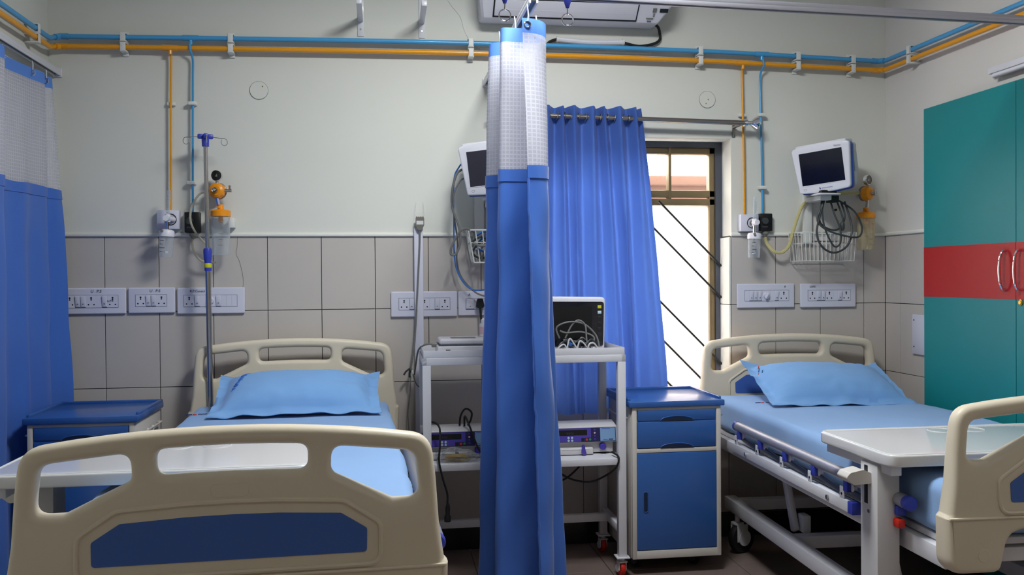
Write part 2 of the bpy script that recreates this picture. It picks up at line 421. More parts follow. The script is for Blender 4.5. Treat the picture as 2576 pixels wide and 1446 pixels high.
wp('pane', MB().box(sx[0] + 0.03, sx[1] - 0.03, 4.520, 4.524, WZ0 + 0.03, 1.70), 'frosted_glass')
for a in (1.725 + 1.398, 1.608 + 1.349, 1.236 + 1.374, 1.029 + 1.394, 0.799 + 1.429):
    # diagonal grille bar: z = a - 1.03 (x - ...) kept as a straight 45 degree rod inside the frame
    x_top = max(WX0 + 0.01, a - 1.72); x_bot = min(WX1 - 0.012, a - (WZ0 + 0.01))
    wp('grille_bar', MB().tube([(x_top, 4.474, a - x_top), (x_bot, 4.474, a - x_bot)], 0.0055, 8), 'grill_dark')
wp('sill', MB().box(WX0, WX1, D, FY0 - 0.01, WZ0 - 0.005, WZ0 + 0.008), 'lip_paint')

# outside: the wall of the neighbouring building, seen through the clear upper panes
nb = thing('neighbour_parapet', 'pinkish weathered parapet outside, seen through the upper window panes', 'wall', (1.5, 5.9, 0))
m_ = MB(); m_.box(-1.5, 5.5, 5.8, 6.0, 0, 1.94); m_.build('wall_face', 'neighbour_wall', nb, (1.5, 5.9, 0), flat=True)
MB().box(-1.5, 5.5, 5.74, 6.06, 1.94, 2.00, 0.01).build('coping', 'neighbour_wall', nb, (1.5, 5.9, 0))

# ------------------------------------------------------------------ ceiling lamp and an added fill panel (above the frame)
def ceiling_panel(label, x, y, s, power, color=(0.95, 0.985, 1.0)):
    t = thing('ceiling_light', label, 'lamp', (x, y, CEIL - 0.02))
    f = MB(); h = s / 2
    f.box(-h - 0.02, h + 0.02, -h - 0.02, -h, -0.01, 0.02); f.box(-h - 0.02, h + 0.02, h, h + 0.02, -0.01, 0.02); f.box(-h - 0.02, -h, -h, h, -0.01, 0.02); f.box(h, h + 0.02, -h, h, -0.01, 0.02)
    f.build('frame', 'white_metal', t)
    MB().box(-h, h, -h, h, 0.0, 0.012).build('diffuser', 'lamp_diffuser', t)
    L = bpy.data.lights.new('ceiling_lamp', 'AREA'); L.shape = 'SQUARE'; L.size = s * 0.98; L.energy = power; L.color = color
    lo = bpy.data.objects.new('ceiling_lamp', L); COL.objects.link(lo); lo.parent = t; lo.location = (0, 0, -0.012)
ceiling_panel('square ceiling panel lamp above the space between the beds', 0.58, 2.58, 0.55, LAMP_MAIN)
ceiling_panel('square warm fill panel added out of view to lift the shadows', 1.2, 0.2, 0.55, LAMP_FILL, (1.0, 0.86, 0.68))  # added fill light: lifts the shadows and tints the footboard fronts warm
# ================================================================== BEDS
from mathutils import noise as mnoise

def board_outline():
    r = [(0.20, 0.648, 0.05), (0.297, 0.622, 0.05), (0.322, 0.52, 0.03), (0.474, 0.52, 0.05), (0.479, 0.672, 0.006), (0.470, 0.682, 0.006), (0.459, 0.76, 0), (0.452, 0.87, 0), (0.441, 0.969, 0.075)]
    arc = [(x, 1.004 - 0.029 * (x / 0.4) ** 2, 0) for x in (0.33, 0.26, 0.19, 0.12, 0.06, 0.0)]
    half = r + arc
    left = [(-p[0], p[1], p[2]) for p in reversed(half[:-1])]
    return round_poly(half + left, 0.0, 7)
def board_holes():
    hr = [(0.216, 0.952, 0.028), (0.403, 0.933, 0.034), (0.4135, 0.824, 0.034), (0.352, 0.824, 0.014), (0.213, 0.892, 0.024)]
    hc = [(-0.163, 0.9580, 0.024), (-0.08, 0.9615, 0), (0, 0.963, 0), (0.08, 0.9615, 0), (0.163, 0.9580, 0.024), (0.163, 0.899, 0.024), (0.08, 0.9015, 0), (0, 0.9025, 0), (-0.08, 0.9015, 0), (-0.163, 0.899, 0.024)]
    hl = [(-p[0], p[1], p[2]) for p in reversed(hr)]
    return [round_poly(h, 0.0, 6) for h in (hr, hc, hl)]
BLUE_IN = round_poly([(-0.293, 0.712), (0.293, 0.712), (0.294, 0.765), (0.236, 0.802), (0.1, 0.8095, 0), (0, 0.811, 0), (-0.1, 0.8095, 0), (-0.236, 0.802), (-0.294, 0.765)], 0.009, 4)
RIDGE = round_poly([(-0.325, 0.684), (0.325, 0.684), (0.325, 0.775), (0.243, 0.829), (0.1, 0.8375, 0), (0, 0.839, 0), (-0.1, 0.8375, 0), (-0.243, 0.829), (-0.325, 0.775)], 0.03, 6)
OVAL = round_poly([(-0.046, 0.850), (0.036, 0.850), (0.036, 0.879), (-0.046, 0.879)], 0.0144, 8)
_board = {}
def thicker(mb):
    # the moulding grows thicker towards its feet
    mb.v = [(v[0], v[1] * (1 + 0.7 * min(1.0, max(0.0, (0.95 - v[2]) / 0.40))), v[2]) for v in mb.v]; return mb
def add_board(name, parent, y, dz, flip):
    TH = 0.046
    if 'p' not in _board:
        _board['p'] = thicker(panel(board_outline(), board_holes(), TH, 0.017, 4))
    o = _board['p'].build(name, 'bed_beige', parent, ang=50); o.location = (0, y, dz)
    for s in (-1, 1):
        thicker(MB().prism(BLUE_IN, lambda u, v, t: (u, t, v), s * TH / 2 * 0.9, s * (TH / 2 + 0.0012))).build('inlay_panel', 'bed_blue', o, flat=True)
        rg = thicker(MB().tube([(u, s * (TH / 2 - 0.0015), v) for u, v in RIDGE], 0.006, 8, closed=True)); rg.build('moulding', 'bed_beige', o)
    s = -1 if not flip else 1
    thicker(MB().tube([(u, s * (TH / 2 - 0.0006), v) for u, v in OVAL], 0.0013, 6, closed=True)).build('emblem_rim', 'bed_beige', o)
    for u in (-0.375, 0.375):
        MB().lathe([(0.0, 0.0), (0.017, 0.0), (0.019, -0.002), (0.0, -0.002)], (u, s * (TH / 2 * 1.665 + 0.0018), 0.572), (0, s, 0), 24).build('bolt_cap', 'bed_beige', o)
    # moulded seam where the foot section starts
    thicker(MB().box(-0.472, 0.472, s * TH / 2 - 0.003, s * TH / 2 + 0.002, 0.668, 0.676, 0.0022, 2)).build('seam', 'bed_beige', o)
    return o

def castor(parent, loc, R=0.055, W=0.028, wheel='black_rubber', fork='white_metal', swivel=0.4, name='castor'):
    c = Vector(loc)
    M = Matrix.Translation(c) @ Matrix.Rotation(swivel, 4, 'Z')
    w = MB(); off = Vector((0, 0.35 * R, 0))
    w.lathe([(0.0, -W / 2), (R * 0.55, -W / 2), (R * 0.93, -W / 2), (R, -W * 0.25), (R, W * 0.25), (R * 0.93, W / 2), (0.0, W / 2)], (0, 0, 0), (1, 0, 0), 24)
    w.v = [tuple(M @ (Vector(v) + off + Vector((0, 0, R)))) for v in w.v]
    wo_ = w.build(name + '_wheel', wheel, parent)
    h = MB(); 
    for s in (-1, 1):
        h.obox((s * (W / 2 + 0.005), off.y * 0.5, R * 1.35), (0.005, R * 0.9, R * 1.1), None, 0.002)
        h.cyl((s * (W / 2 + 0.002), off.y, R), (s * (W / 2 + 0.009), off.y, R), R * 0.5, n=18)
    h.box(-W / 2 - 0.008, W / 2 + 0.008, -0.02, 0.02, R * 1.85, R * 2.05, 0.003); h.cyl((0, 0, R * 2.0), (0, 0, R * 2.0 + 0.05), 0.012)
    h.v = [tuple(M @ Vector(v)) for v in h.v]
    h.build(name + '_fork', fork, parent)
    return wo_

def make_bed(label, loc, rz, L, hb_dz):
    t = thing('hospital_bed', label, 'bed', loc, (0, 0, rz), 'adjustable hospital beds')
    add_board('footboard', t, 0.0, 0.0, False)
    add_board('headboard', t, L, hb_dz, True)
    f = MB()
    for s in (-1, 1): f.box(s * 0.425 - 0.02, s * 0.425 + 0.02, 0.03, L - 0.03, 0.515, 0.57, 0.004)
    for y in (0.08, 0.6, 1.2, L - 0.1): f.box(-0.41, 0.41, y - 0.02, y + 0.02, 0.52, 0.56, 0.003)
    f.build('main_frame', 'white_metal', t)
    MB().box(-0.42, 0.42, 0.05, L - 0.06, 0.572, 0.592, 0.004).build('deck', 'white_metal', t)
    b = MB()
    for s in (-1, 1): b.box(s * 0.35 - 0.028, s * 0.35 + 0.028, 0.16, L - 0.10, 0.195, 0.255, 0.005)
    b.build('base_frame', 'white_metal', t)
    for y in (0.28, 1.27, L - 0.16):
        MB().box(-0.322, 0.322, y - 0.025, y + 0.025, 0.200, 0.252, 0.004).build('cross_beam', 'white_metal', t)
    for y in (0.62, 1.45):
        for s in (-1, 1):
            MB().obox((s * 0.27, y, 0.39), (0.028, 0.045, 0.34), (-0.42, 0, 0), 0.01).build('lift_arm', 'white_metal', t)
            MB().box(s * 0.27 - 0.03, s * 0.27 + 0.03, y + 0.05, y + 0.095, 0.44, 0.52, 0.003).build('lift_bracket', 'white_metal', t)
            MB().box(s * 0.235 - 0.018, s * 0.235 + 0.018, y - 0.11, y - 0.05, 0.235, 0.31, 0.006).build('pivot_bracket', 'white_metal', t)
            MB().cyl((s * 0.30, y + 0.072, 0.475), (s * 0.32, y + 0.072, 0.475), 0.012, n=10).build('bolt', 'steel', t)
    for s in (-1, 1):
        for y in (0.22, L - 0.20): castor(t, (s * 0.35, y, 0.0), 0.074, 0.034, swivel=1.15 * s)
    # folding side guards
    for s in (-1, 1):
        X = s * 0.470
        MB().tube([(X, 0.16, 0.667), (X, 1.53, 0.667)], 0.0205, 18).build('guard_tube', 'alu', t)
        for y, e in ((0.16, -1), (1.53, 1)):
            MB().lathe([(0.0, 0.010), (0.018, 0.010), (0.0215, 0.006), (0.0215, -0.014), (0.0, -0.014)], (X, y, 0.667), (0, e, 0), 16).build('guard_end_cap', 'bracket_blue', t)
        MB().box(X - 0.015, X + 0.015, 0.50, 1.62, 0.552, 0.590, 0.002).build('guard_beam', 'white_metal', t)
        MB().box(X - 0.0155, X + 0.0155, 0.470, 0.502, 0.551, 0.591, 0.002).build('guard_beam_cap', 'bracket_blue', t)
        for k in range(2): MB().cyl((X + s * 0.013, 0.64 + 0.75 * k, 0.570), (X + s * 0.021, 0.64 + 0.75 * k, 0.570), 0.009, n=6).build('bolt', 'steel', t)
        ys_ = [0.515, 0.755, 1.0, 1.245, 1.48]
        for y in ys_:
            MB().box(X + s * 0.010 - 0.007, X + s * 0.010 + 0.007, y - 0.014, y + 0.014, 0.618, 0.656, 0.002).build('guard_bracket', 'bracket_blue', t)
            MB().cyl((X - s * 0.010, y - 0.02, 0.634), (X + s * 0.002, y - 0.02, 0.634), 0.013, n=12).build('bracket_bush', 'white_plastic', t)
            g = MB(); g.box(X + s * 0.012 - 0.002, X + s * 0.012 + 0.002, y + 0.014, y + 0.044, 0.586, 0.630, 0.002); g.box(X - 0.006, X + 0.012 * s + 0.0, y + 0.018, y + 0.038, 0.588, 0.592)
            g.build('guard_clamp', 'white_metal', t)
            MB().cyl((X + s * 0.013, y + 0.028, 0.606), (X + s * 0.016, y + 0.028, 0.606), 0.004, n=8).build('clamp_pin', 'black', t)
            if y > 0.6:
                pass
        for a in ys_:
            MB().obox((X - s * 0.002, a - 0.09, 0.614), (0.006, 0.215, 0.018), (0.085, 0, 0), 0.001).build('guard_strut', 'strut_dark', t)
        lt = MB(); lt.box(X - 0.014, X + 0.014, 0.20, 0.30, 0.620, 0.650, 0.004); lt.box(X - 0.012, X + 0.012, 0.245, 0.285, 0.53, 0.625, 0.004); lt.build('latch_body', 'bracket_blue', t)
        MB().box(X + s * 0.006 - 0.012, X + s * 0.006 + 0.012, 0.19, 0.245, 0.585, 0.612, 0.006).build('latch_lever', 'red_plastic', t)
    return t

B1_LOC, B1_ROT, B1_L = (-0.34, 2.07, 0.0), 0.0355, 2.205
B2_LOC, B2_ROT, B2_L = (1.965, 2.225, 0.0), -0.0255, 2.05
make_bed('beige hospital bed with white table behind its footboard, left of the hanging curtain', B1_LOC, B1_ROT, B1_L, 0.051)
make_bed('beige hospital bed by the teal cupboard, side guards folded down', B2_LOC, B2_ROT, B2_L, 0.034)

def make_mattress(label, loc, rz, L, z1, seed, logo):
    t = thing('mattress', label, 'mattress', (loc[0], loc[1], 0.593), (0, 0, rz), 'mattresses on the hospital beds')
    z0 = 0.594; y0, y1 = 0.045, L - 0.085
    bm = bmesh.new(); bmesh.ops.create_cube(bm, size=1.0)
    S = (0.855, y1 - y0, z1 - z0)
    for v in bm.verts: v.co = Vector((v.co.x * S[0], v.co.y * S[1], v.co.z * S[2]))
    bmesh.ops.bevel(bm, geom=list(bm.edges), offset=0.034, segments=5, profile=0.5, affect='EDGES')
    for ax, n in ((1, 44), (0, 20)):
        long_ = [e for e in bm.edges if abs((e.verts[0].co - e.verts[1].co)[ax]) > 0.5]
        bmesh.ops.subdivide_edges(bm, edges=long_, cuts=n, use_grid_fill=True)
    zl = [e for e in bm.edges if abs((e.verts[0].co - e.verts[1].co).z) > 0.05]
    bmesh.ops.subdivide_edges(bm, edges=zl, cuts=4, use_grid_fill=True)
    bm.normal_update()
    for v in bm.verts:
        p = v.co
        side = abs(p.x) > 0.40
        w = mnoise.noise(Vector((p.x * 3.1 + seed, p.y * 2.3, p.z * 5))) * 0.0045 + mnoise.noise(Vector((p.x * 9 + seed, p.y * 5, p.z * 9))) * 0.0022
        if side: w += 0.006 * mnoise.noise(Vector((seed, p.y * 8, p.z * 6))) 
        v.co = p + v.normal * w
        if side and p.z < 0: v.co.x *= 1.0 + 0.012 * (-p.z / 0.07)
    m = MB(); m.bm(bm, Matrix.Translation((0, (y0 + y1) / 2, (z0 + z1) / 2 - 0.593)))
    m.build('fitted_sheet', 'sheet_blue', t, ang=70)
    # printed mark near the head, too small to read
    lx, ly, lz = logo
    zz = z1 - 0.593 + 0.004
    MB().tube([(lx - 0.055, ly - 0.004, zz), (lx - 0.03, ly - 0.002, zz)], 0.0022, 6).build('print_mark', 'logo_navy', t)
    MB().lathe([(0, 0.002), (0.007, 0.001), (0.008, -0.002), (0, -0.002)], (lx - 0.02, ly, zz), n=12).build('print_mark', 'logo_red', t)
    pts = [(lx - 0.005 + 0.006 * i, ly + 0.003 * i * 0.3 + (0.005 if i % 2 else -0.004) * (1 if i not in (5, 9) else 1.8), zz) for i in range(14)]
    MB().tube(pts, 0.0016, 5, smooth=2).build('print_mark', 'logo_navy', t)
    return t
make_mattress('mattress in a light blue fitted sheet on the bed with the drip pole', B1_LOC, B1_ROT, B1_L, 0.762, 1.3, (-0.37, 1.84, 0))
make_mattress('mattress in a light blue fitted sheet on the bed beside the teal cupboard', B2_LOC, B2_ROT, B2_L, 0.745, 5.1, (-0.28, 1.66, 0))

def make_pillow(label, loc, rot, W, Dp, T, seed, corner_lift, mark):
    t = thing('pillow', label, 'pillow', loc, rot, 'pillows in blue cases')
    n, m_ = 48, 36; fl = 0.042
    def pos(u, v, side):
        x, y = u * W / 2, v * Dp / 2
        cu, cv = (W / 2 - fl) / (W / 2), (Dp / 2 - fl) / (Dp / 2)
        a, b = min(1, abs(u) / cu), min(1, abs(v) / cv)
        prof = (max(0, 1 - a ** 3.4) ** 0.48) * (max(0, 1 - b ** 2.7) ** 0.54)
        # long edges draw in a little between the corners
        x *= 1 - 0.035 * (1 - abs(v) ** 2); y *= 1 - 0.05 * (1 - abs(u) ** 2)
        e = max(a, b)
        wr = 0.006 * mnoise.noise(Vector((u * 3.2 + seed, v * 3.0, side))) * prof
        wr += 0.022 * prof * (1 - prof) * mnoise.noise(Vector((u * 11 + seed * 2, v * 4, side * 3)))
        wr += 0.014 * prof * (1 - prof) * mnoise.noise(Vector((u * 4, v * 13 + seed, side)))
        edge = max(0, (e - 0.9) * 10) if e >= 0.9 else 0
        flap = 0.014 * edge * mnoise.noise(Vector((u * 4.5 + seed * 3, v * 4.5, 0.3)))
        flap += corner_lift * (max(0, abs(u) - 0.72) / 0.28) * max(0, v + 0.2)
        zt = (T * 0.62 if side > 0 else -T * 0.38) * prof
        return (x, y, zt + wr + flap + (0.0012 if side > 0 else -0.0012))
    vs = []; fs = []
    for s in (1, -1):
        for j in range(m_ + 1):
            for i in range(n + 1): vs.append(pos(-1 + 2 * i / n, -1 + 2 * j / m_, s))
    K = (n + 1) * (m_ + 1)
    for s in (0, 1):
        for j in range(m_):
            for i in range(n):
                a = s * K + j * (n + 1) + i; q = (a, a + 1, a + n + 2, a + n + 1); fs.append(q if s == 0 else q[::-1])
    ring = [i for i in range(n + 1)] + [j * (n + 1) + n for j in range(1, m_ + 1)] + [m_ * (n + 1) + i for i in range(n - 1, -1, -1)] + [j * (n + 1) for j in range(m_ - 1, 0, -1)]
    for i in range(len(ring)):
        a, b = ring[i], ring[(i + 1) % len(ring)]; fs.append((a, K + a, K + b, b))
    mb = MB(); mb.add(vs, fs); mb.build('pillowcase', 'pillow_blue', t, ang=80)
    if mark == 'strip':      # a run of blue printed letters, illegible
        for i in range(11):
            u, v = -0.80 + 0.012 * i, -0.25 + 0.085 * i
            p = Vector(pos(u, v, 1)); h = 0.008 + 0.004 * ((i * 7) % 3)
            q = Vector(pos(u + 0.05 + 0.006 * ((i * 5) % 3), v + 0.02, 1)); r_ = Vector(pos(u + 0.012, v + 0.06, 1))
            MB().tube([p + Vector((0, 0, 0.0012)), q + Vector((0, 0, 0.0012)), r_ + Vector((0, 0, 0.0012))], 0.0022, 5).build('print_mark', 'print_blue', t)
    else:
        for (u, v, m) in ((-0.86, 0.55, 'logo_red'), (-0.875, 0.46, 'logo_teal'), (-0.90, 0.36, 'logo_red'), (-0.86, 0.34, 'logo_teal')):
            p = Vector(pos(u, v, 1)) + Vector((0, 0, 0.0012)); q = Vector(pos(u + 0.022, v + 0.07, 1)) + Vector((0, 0, 0.0012))
            MB().tube([p, q], 0.0028, 6).build('print_mark', m, t)
    return t
make_pillow('light blue pillow with blue printed strip, on the bed with the drip pole', (-0.372, 3.925, 0.835), (math.radians(17), 0, 0.02), 0.70, 0.41, 0.135, 2.2, 0.012, 'strip')
make_pillow('light blue pillow with small red and teal mark, on the bed beside the cupboard', (2.045, 3.94, 0.815), (math.radians(19), math.radians(1.5), -0.02), 0.70, 0.43, 0.135, 8.4, 0.020, 'logo')

# ================================================================== OVERBED TABLES
def overbed_table(label, x0, x1, y0, y1, z, px, py0, handle_side):
    t = thing('overbed_table', label, 'table', (px + 0.035, (y0 + y1) / 2, 0), (0, 0, 0), 'white overbed tables')
    o = (px + 0.035, (y0 + y1) / 2, 0)
    top = panel(round_poly([(x0, y0), (x1, y0), (x1, y1), (x0, y1)], 0.045, 7), [], 0.036, 0.006, 3)
    top.v = [(v[0], v[2], z - 0.018 - v[1]) for v in top.v]
    tp = top.build('table_top', 'table_white', t, o)
    rim = MB().tube([(u, v, z - 0.001) for u, v in round_poly([(x0 + 0.007, y0 + 0.007), (x1 - 0.007, y0 + 0.007), (x1 - 0.007, y1 - 0.007), (x0 + 0.007, y1 - 0.007)], 0.04, 7)], 0.003, 8, closed=True)
    rim.build('edge_rim', 'table_edge', tp, o)
    for k in (0.50, 0.635):
        cx = x0 + (x1 - x0) * k
        ring = [(cx + 0.042 * math.cos(2 * PI * i / 28), y1 - 0.075 + 0.042 * math.sin(2 * PI * i / 28), z + 0.0005) for i in range(28)]
        MB().tube(ring, 0.0011, 6, closed=True).build('cup_recess_rim', 'table_edge', tp, o)
    a = MB(); a.box(x0 + 0.02, x0 + 0.055, y0 + 0.03, y1 - 0.03, z - 0.066, z - 0.036, 0.003); a.box(x0 + 0.055, x1 - 0.12, (y0 + y1) / 2 - 0.02, (y0 + y1) / 2 + 0.02, z - 0.058, z - 0.036)
    a.build('support_bar', 'white_metal', t, o)
    MB().box(px, px + 0.072, py0, py0 + 0.095, 0.10, z - 0.045, 0.004).build('column', 'post_white', t, o)
    MB().box(px - 0.001, px + 0.010, py0 + 0.052, py0 + 0.072, z - 0.17, z - 0.055, 0.001).build('slot', 'black', t, o)
    s = -1
    h = MB(); pl = round_poly([(-0.085, -0.012), (-0.06, -0.032), (0.0, -0.03), (0.0, 0.0), (-0.03, 0.012), (-0.07, 0.004)], 0.012, 4)
    h.prism(pl, lambda u, v, tt: (px + 0.004 + u, py0 + 0.062 + tt, z - 0.075 + v), -0.03, 0.03)
    h.build('release_lever', 'locker_cream', t, o)
    MB().cyl((px - 0.003, py0 + 0.045, z - 0.19), (px + 0.002, py0 + 0.045, z - 0.19), 0.006, n=6).build('screw', 'steel', t, o)
    b = MB(); b.box(px, px + 0.07, y0 - 0.02, y1 + 0.06, 0.06, 0.11, 0.006)
    for yy in (y0, y1 + 0.03): b.box(px, px + 0.62, yy - 0.02, yy + 0.025, 0.062, 0.10, 0.005)
    b.build('base', 'post_white', t, o)
    for yy in (y0 + 0.002, y1 + 0.032):
        for xx in (px + 0.03, px + 0.58): castor(t, (xx - o[0], yy - o[1], 0.0), 0.024, 0.018, swivel=0.5)
    return t
overbed_table('white overbed table behind the footboard of the bed with the drip pole', -1.055, -0.205, 2.50, 2.925, 0.820, -0.985, 2.62, -1)
overbed_table('white overbed table across the bed beside the teal cupboard', 1.425, 2.225, 2.375, 2.815, 0.812, 1.432, 2.455, -1)

# ================================================================== DRIP POLE
t = thing('drip_pole', 'steel drip pole with blue hook head at the bed head', 'drip pole', (-0.790, 4.222, 0.60), (0, math.radians(-0.5), 0))
MB().cyl((0, 0, 0), (0, 0, 0.84), 0.0125, n=18).build('lower_tube', 'steel', t)
MB().cyl((0, 0, 0.80), (0, 0, 1.37), 0.0095, n=16).build('upper_tube', 'steel', t)
MB().lathe([(0.0, 0.77), (0.0155, 0.77), (0.0155, 0.815), (0.0175, 0.825), (0.0195, 0.86), (0.017, 0.872), (0.010, 0.874)], n=20).build('height_collar', 'bracket_blue', t)
MB().lathe([(0.0158, 0.785), (0.0165, 0.787), (0.0165, 0.803), (0.0158, 0.805)], n=20).build('collar_band', 'button_yellow', t)
hb = MB(); hb.lathe([(0.0, 1.335), (0.0155, 1.335), (0.0165, 1.372), (0.012, 1.378), (0.0, 1.378)], n=20)
for a in range(4):
    hb.obox((0.019 * math.cos(a * PI / 2 + 0.25), 0.019 * math.sin(a * PI / 2 + 0.25), 1.380), (0.030, 0.020, 0.022), (0, 0, a * PI / 2 + 0.25), 0.005)
hb.build('hook_head', 'bracket_blue', t)
for a in range(4):
    th = a * PI / 2 + 0.25; d = Vector((math.cos(th), math.sin(th), 0))
    pts = [d * 0.03 + Vector((0, 0, 1.378)), d * 0.075 + Vector((0, 0, 1.374))]
    for i in range(10):
        an = PI / 2 + i / 9 * 1.75 * PI * -1
        pts.append(d * (0.082 + 0.014 * math.cos(an)) + Vector((0, 0, 1.358 + 0.016 * math.sin(an))))
    MB().tube(pts, 0.0018, 6).build('hook', 'chrome', t)
# ================================================================== CURTAINS AND TRACKS
def set_uv(o, uvs):
    me = o.data; ul = me.uv_layers.new(name='UVMap')
    for lp in me.loops: ul.data[lp.index].uv = uvs[lp.vertex_index]
def cloth(parent, name, m, top, bot, zt, zb, z0, z1, rows, org, seed, amp, k=6, offs=0.0, wave=0.0):
    """strip of the hanging cloth between heights z0 > z1; the plan path goes from top (at zt) to bot (at zb)"""
    A = crom([Vector((p[0], p[1], 0)) for p in top], k); B = crom([Vector((p[0], p[1], 0)) for p in bot], k)
    n = len(A); s = [0.0]
    for i in range(1, n): s.append(s[-1] + (A[i] - A[i - 1]).length * 0.5 + (B[i] - B[i - 1]).length * 0.5)
    mb = MB(); uv = []
    for j in range(rows + 1):
        z = z0 + (z1 - z0) * j / rows; t = (zt - z) / (zt - zb); t2 = t ** 0.85
        for i in range(n):
            p = A[i].lerp(B[i], t2)
            tan = (A[min(i + 1, n - 1)] - A[max(i - 1, 0)]); nn = Vector((-tan.y, tan.x, 0)); nn = nn.normalized() if nn.length > 1e-6 else Vector((0, 1, 0))
            p = p + nn * (offs + amp * min(1, t * 3 + 0.15) * (mnoise.noise(Vector((s[i] * 7 + seed, z * 1.6, seed))) + 0.5 * mnoise.noise(Vector((s[i] * 17 + seed, z * 5.0, seed))) + 1.1 * mnoise.noise(Vector((s[i] * 6 + z * 3.4, z * 1.5 - s[i] * 3, seed)))))
            dz = wave * mnoise.noise(Vector((s[i] * 9, seed, 0))) if j == 0 else 0
            mb.v.append((p.x, p.y, z + dz)); uv.append((s[i], z))
    for j in range(rows):
        for i in range(n - 1):
            a = j * n + i; mb.f.append((a, a + 1, a + n + 1, a + n))
    o = mb.build(name, m, parent, org, ang=75); set_uv(o, uv); return o
def gliders(parent, pts, z_top, z_track, org):
    for x, y in pts:
        ring = [(x + 0.011 * math.cos(a), y, z_top - 0.022 + 0.011 * math.sin(a)) for a in [2 * PI * i / 16 for i in range(16)]]
        MB().tube(ring, 0.003, 6, closed=True).build('eyelet', 'chrome', parent, org)
        MB().tube([(x, y + 0.004, z_top - 0.02), (x + 0.004, y, z_top + 0.01), (x, y, z_track)], 0.0024, 6, smooth=3).build('glider_hook', 'white_plastic', parent, org)

# --- hanging cubicle curtain between the beds
ZT = 2.27
t = thing('cubicle_curtain', 'gathered blue cubicle curtain with white net top hanging between the two beds', 'curtain', (0.49, 3.25, 0.06))
o_ = (0.49, 3.25, 0.06)
CT = [(0.473, 3.045), (0.515, 3.055), (0.553, 3.085), (0.572, 3.135), (0.553, 3.175), (0.49, 3.175), (0.428, 3.172), (0.422, 3.205), (0.47, 3.245), (0.55, 3.28), (0.545, 3.32), (0.46, 3.355), (0.408, 3.39), (0.41, 3.43), (0.47, 3.46), (0.54, 3.50), (0.50, 3.54), (0.43, 3.57)]
CB = [(0.530, 3.045), (0.552, 3.050), (0.575, 3.075), (0.583, 3.115), (0.560, 3.165), (0.48, 3.175), (0.402, 3.172), (0.385, 3.205), (0.45, 3.25), (0.65, 3.29), (0.66, 3.32), (0.46, 3.355), (0.362, 3.39), (0.355, 3.43), (0.45, 3.46), (0.54, 3.50), (0.50, 3.54), (0.42, 3.57)]
zt, zs, zb = 2.222, 1.712, 0.06
hd = cloth(t, 'header_band', 'curtain_header', CT, CB, zt, zb, zt, zt - 0.05, 2, o_, 3.1, 0.004)
cloth(t, 'net_panel', 'curtain_net', CT, CB, zt, zb, zt - 0.05, zs, 16, o_, 3.1, 0.004)
cloth(t, 'fabric_panel', 'curtain_blue', CT, CB, zt, zb, zs, zb, 80, o_, 3.1, 0.0105)
for sd in (-0.003, 0.003): cloth(t, 'seam_band', 'curtain_blue', CT, CB, zt, zb, zs + 0.006, zs - 0.038, 3, o_, 3.1, 0.0105, offs=sd, wave=0.008)
# crinkled hem down the leading edge
hem = []
for i in range(60):
    z = zs - 0.04 - (zs - 0.1) * i / 59; f_ = ((zt - z) / (zt - zb)) ** 0.85
    x = CT[0][0] + (CB[0][0] - CT[0][0]) * f_; y = CT[0][1] + (CB[0][1] - CT[0][1]) * f_
    hem.append((x + 0.005 * mnoise.noise(Vector((z * 22, 1, 0))), y + 0.003 * mnoise.noise(Vector((z * 17, 4, 0))), z))
MB().tube(hem, 0.0048, 6).build('leading_hem', 'curtain_blue', t, o_)
gliders(t, [(0.492, 3.048), (0.545, 3.18), (0.47, 3.20), (0.53, 3.31), (0.44, 3.40), (0.50, 3.50)], zt, ZT, o_)

# --- curtain along the left wall
t = thing('cubicle_curtain', 'dark blue cubicle curtain with white net top gathered along the left wall', 'curtain', (-1.47, 3.8, 0.06)); o_ = (-1.47, 3.8, 0.06)
LT_ = [(-1.43, 3.02), (-1.50, 3.12), (-1.44, 3.22), (-1.50, 3.32), (-1.445, 3.42), (-1.50, 3.52), (-1.462, 3.61), (-1.448, 3.70), (-1.466, 3.735), (-1.502, 3.79), (-1.505, 3.87), (-1.495, 3.97), (-1.482, 4.06), (-1.465, 4.145), (-1.470, 4.18), (-1.492, 4.205), (-1.466, 4.245), (-1.478, 4.285)]
LB_ = [(-1.38, 3.02), (-1.49, 3.12), (-1.40, 3.22), (-1.49, 3.32), (-1.41, 3.42), (-1.49, 3.50), (-1.456, 3.58), (-1.446, 3.67), (-1.472, 3.71), (-1.505, 3.77), (-1.508, 3.88), (-1.455, 3.955), (-1.490, 3.985), (-1.450, 4.10), (-1.446, 4.16), (-1.497, 4.20), (-1.440, 4.285), (-1.378, 4.325)]
zt2, zs2 = 2.238, 1.735
cloth(t, 'header_band', 'curtain_header', LT_, LB_, zt2, zb, zt2, zt2 - 0.05, 2, o_, 6.3, 0.003)
cloth(t, 'net_panel', 'curtain_net', LT_, LB_, zt2, zb, zt2 - 0.05, zs2, 16, o_, 6.3, 0.003)
cloth(t, 'fabric_panel', 'curtain_blue', LT_, LB_, zt2, zb, zs2, zb, 50, o_, 6.3, 0.006)
for sd in (-0.003, 0.003): cloth(t, 'seam_band', 'curtain_blue', LT_, LB_, zt2, zb, zs2 + 0.006, zs2 - 0.038, 3, o_, 6.3, 0.006, offs=sd, wave=0.008)
gliders(t, [(-1.487, 3.78), (-1.478, 4.06), (-1.480, 4.22)], zt2, ZT, o_)

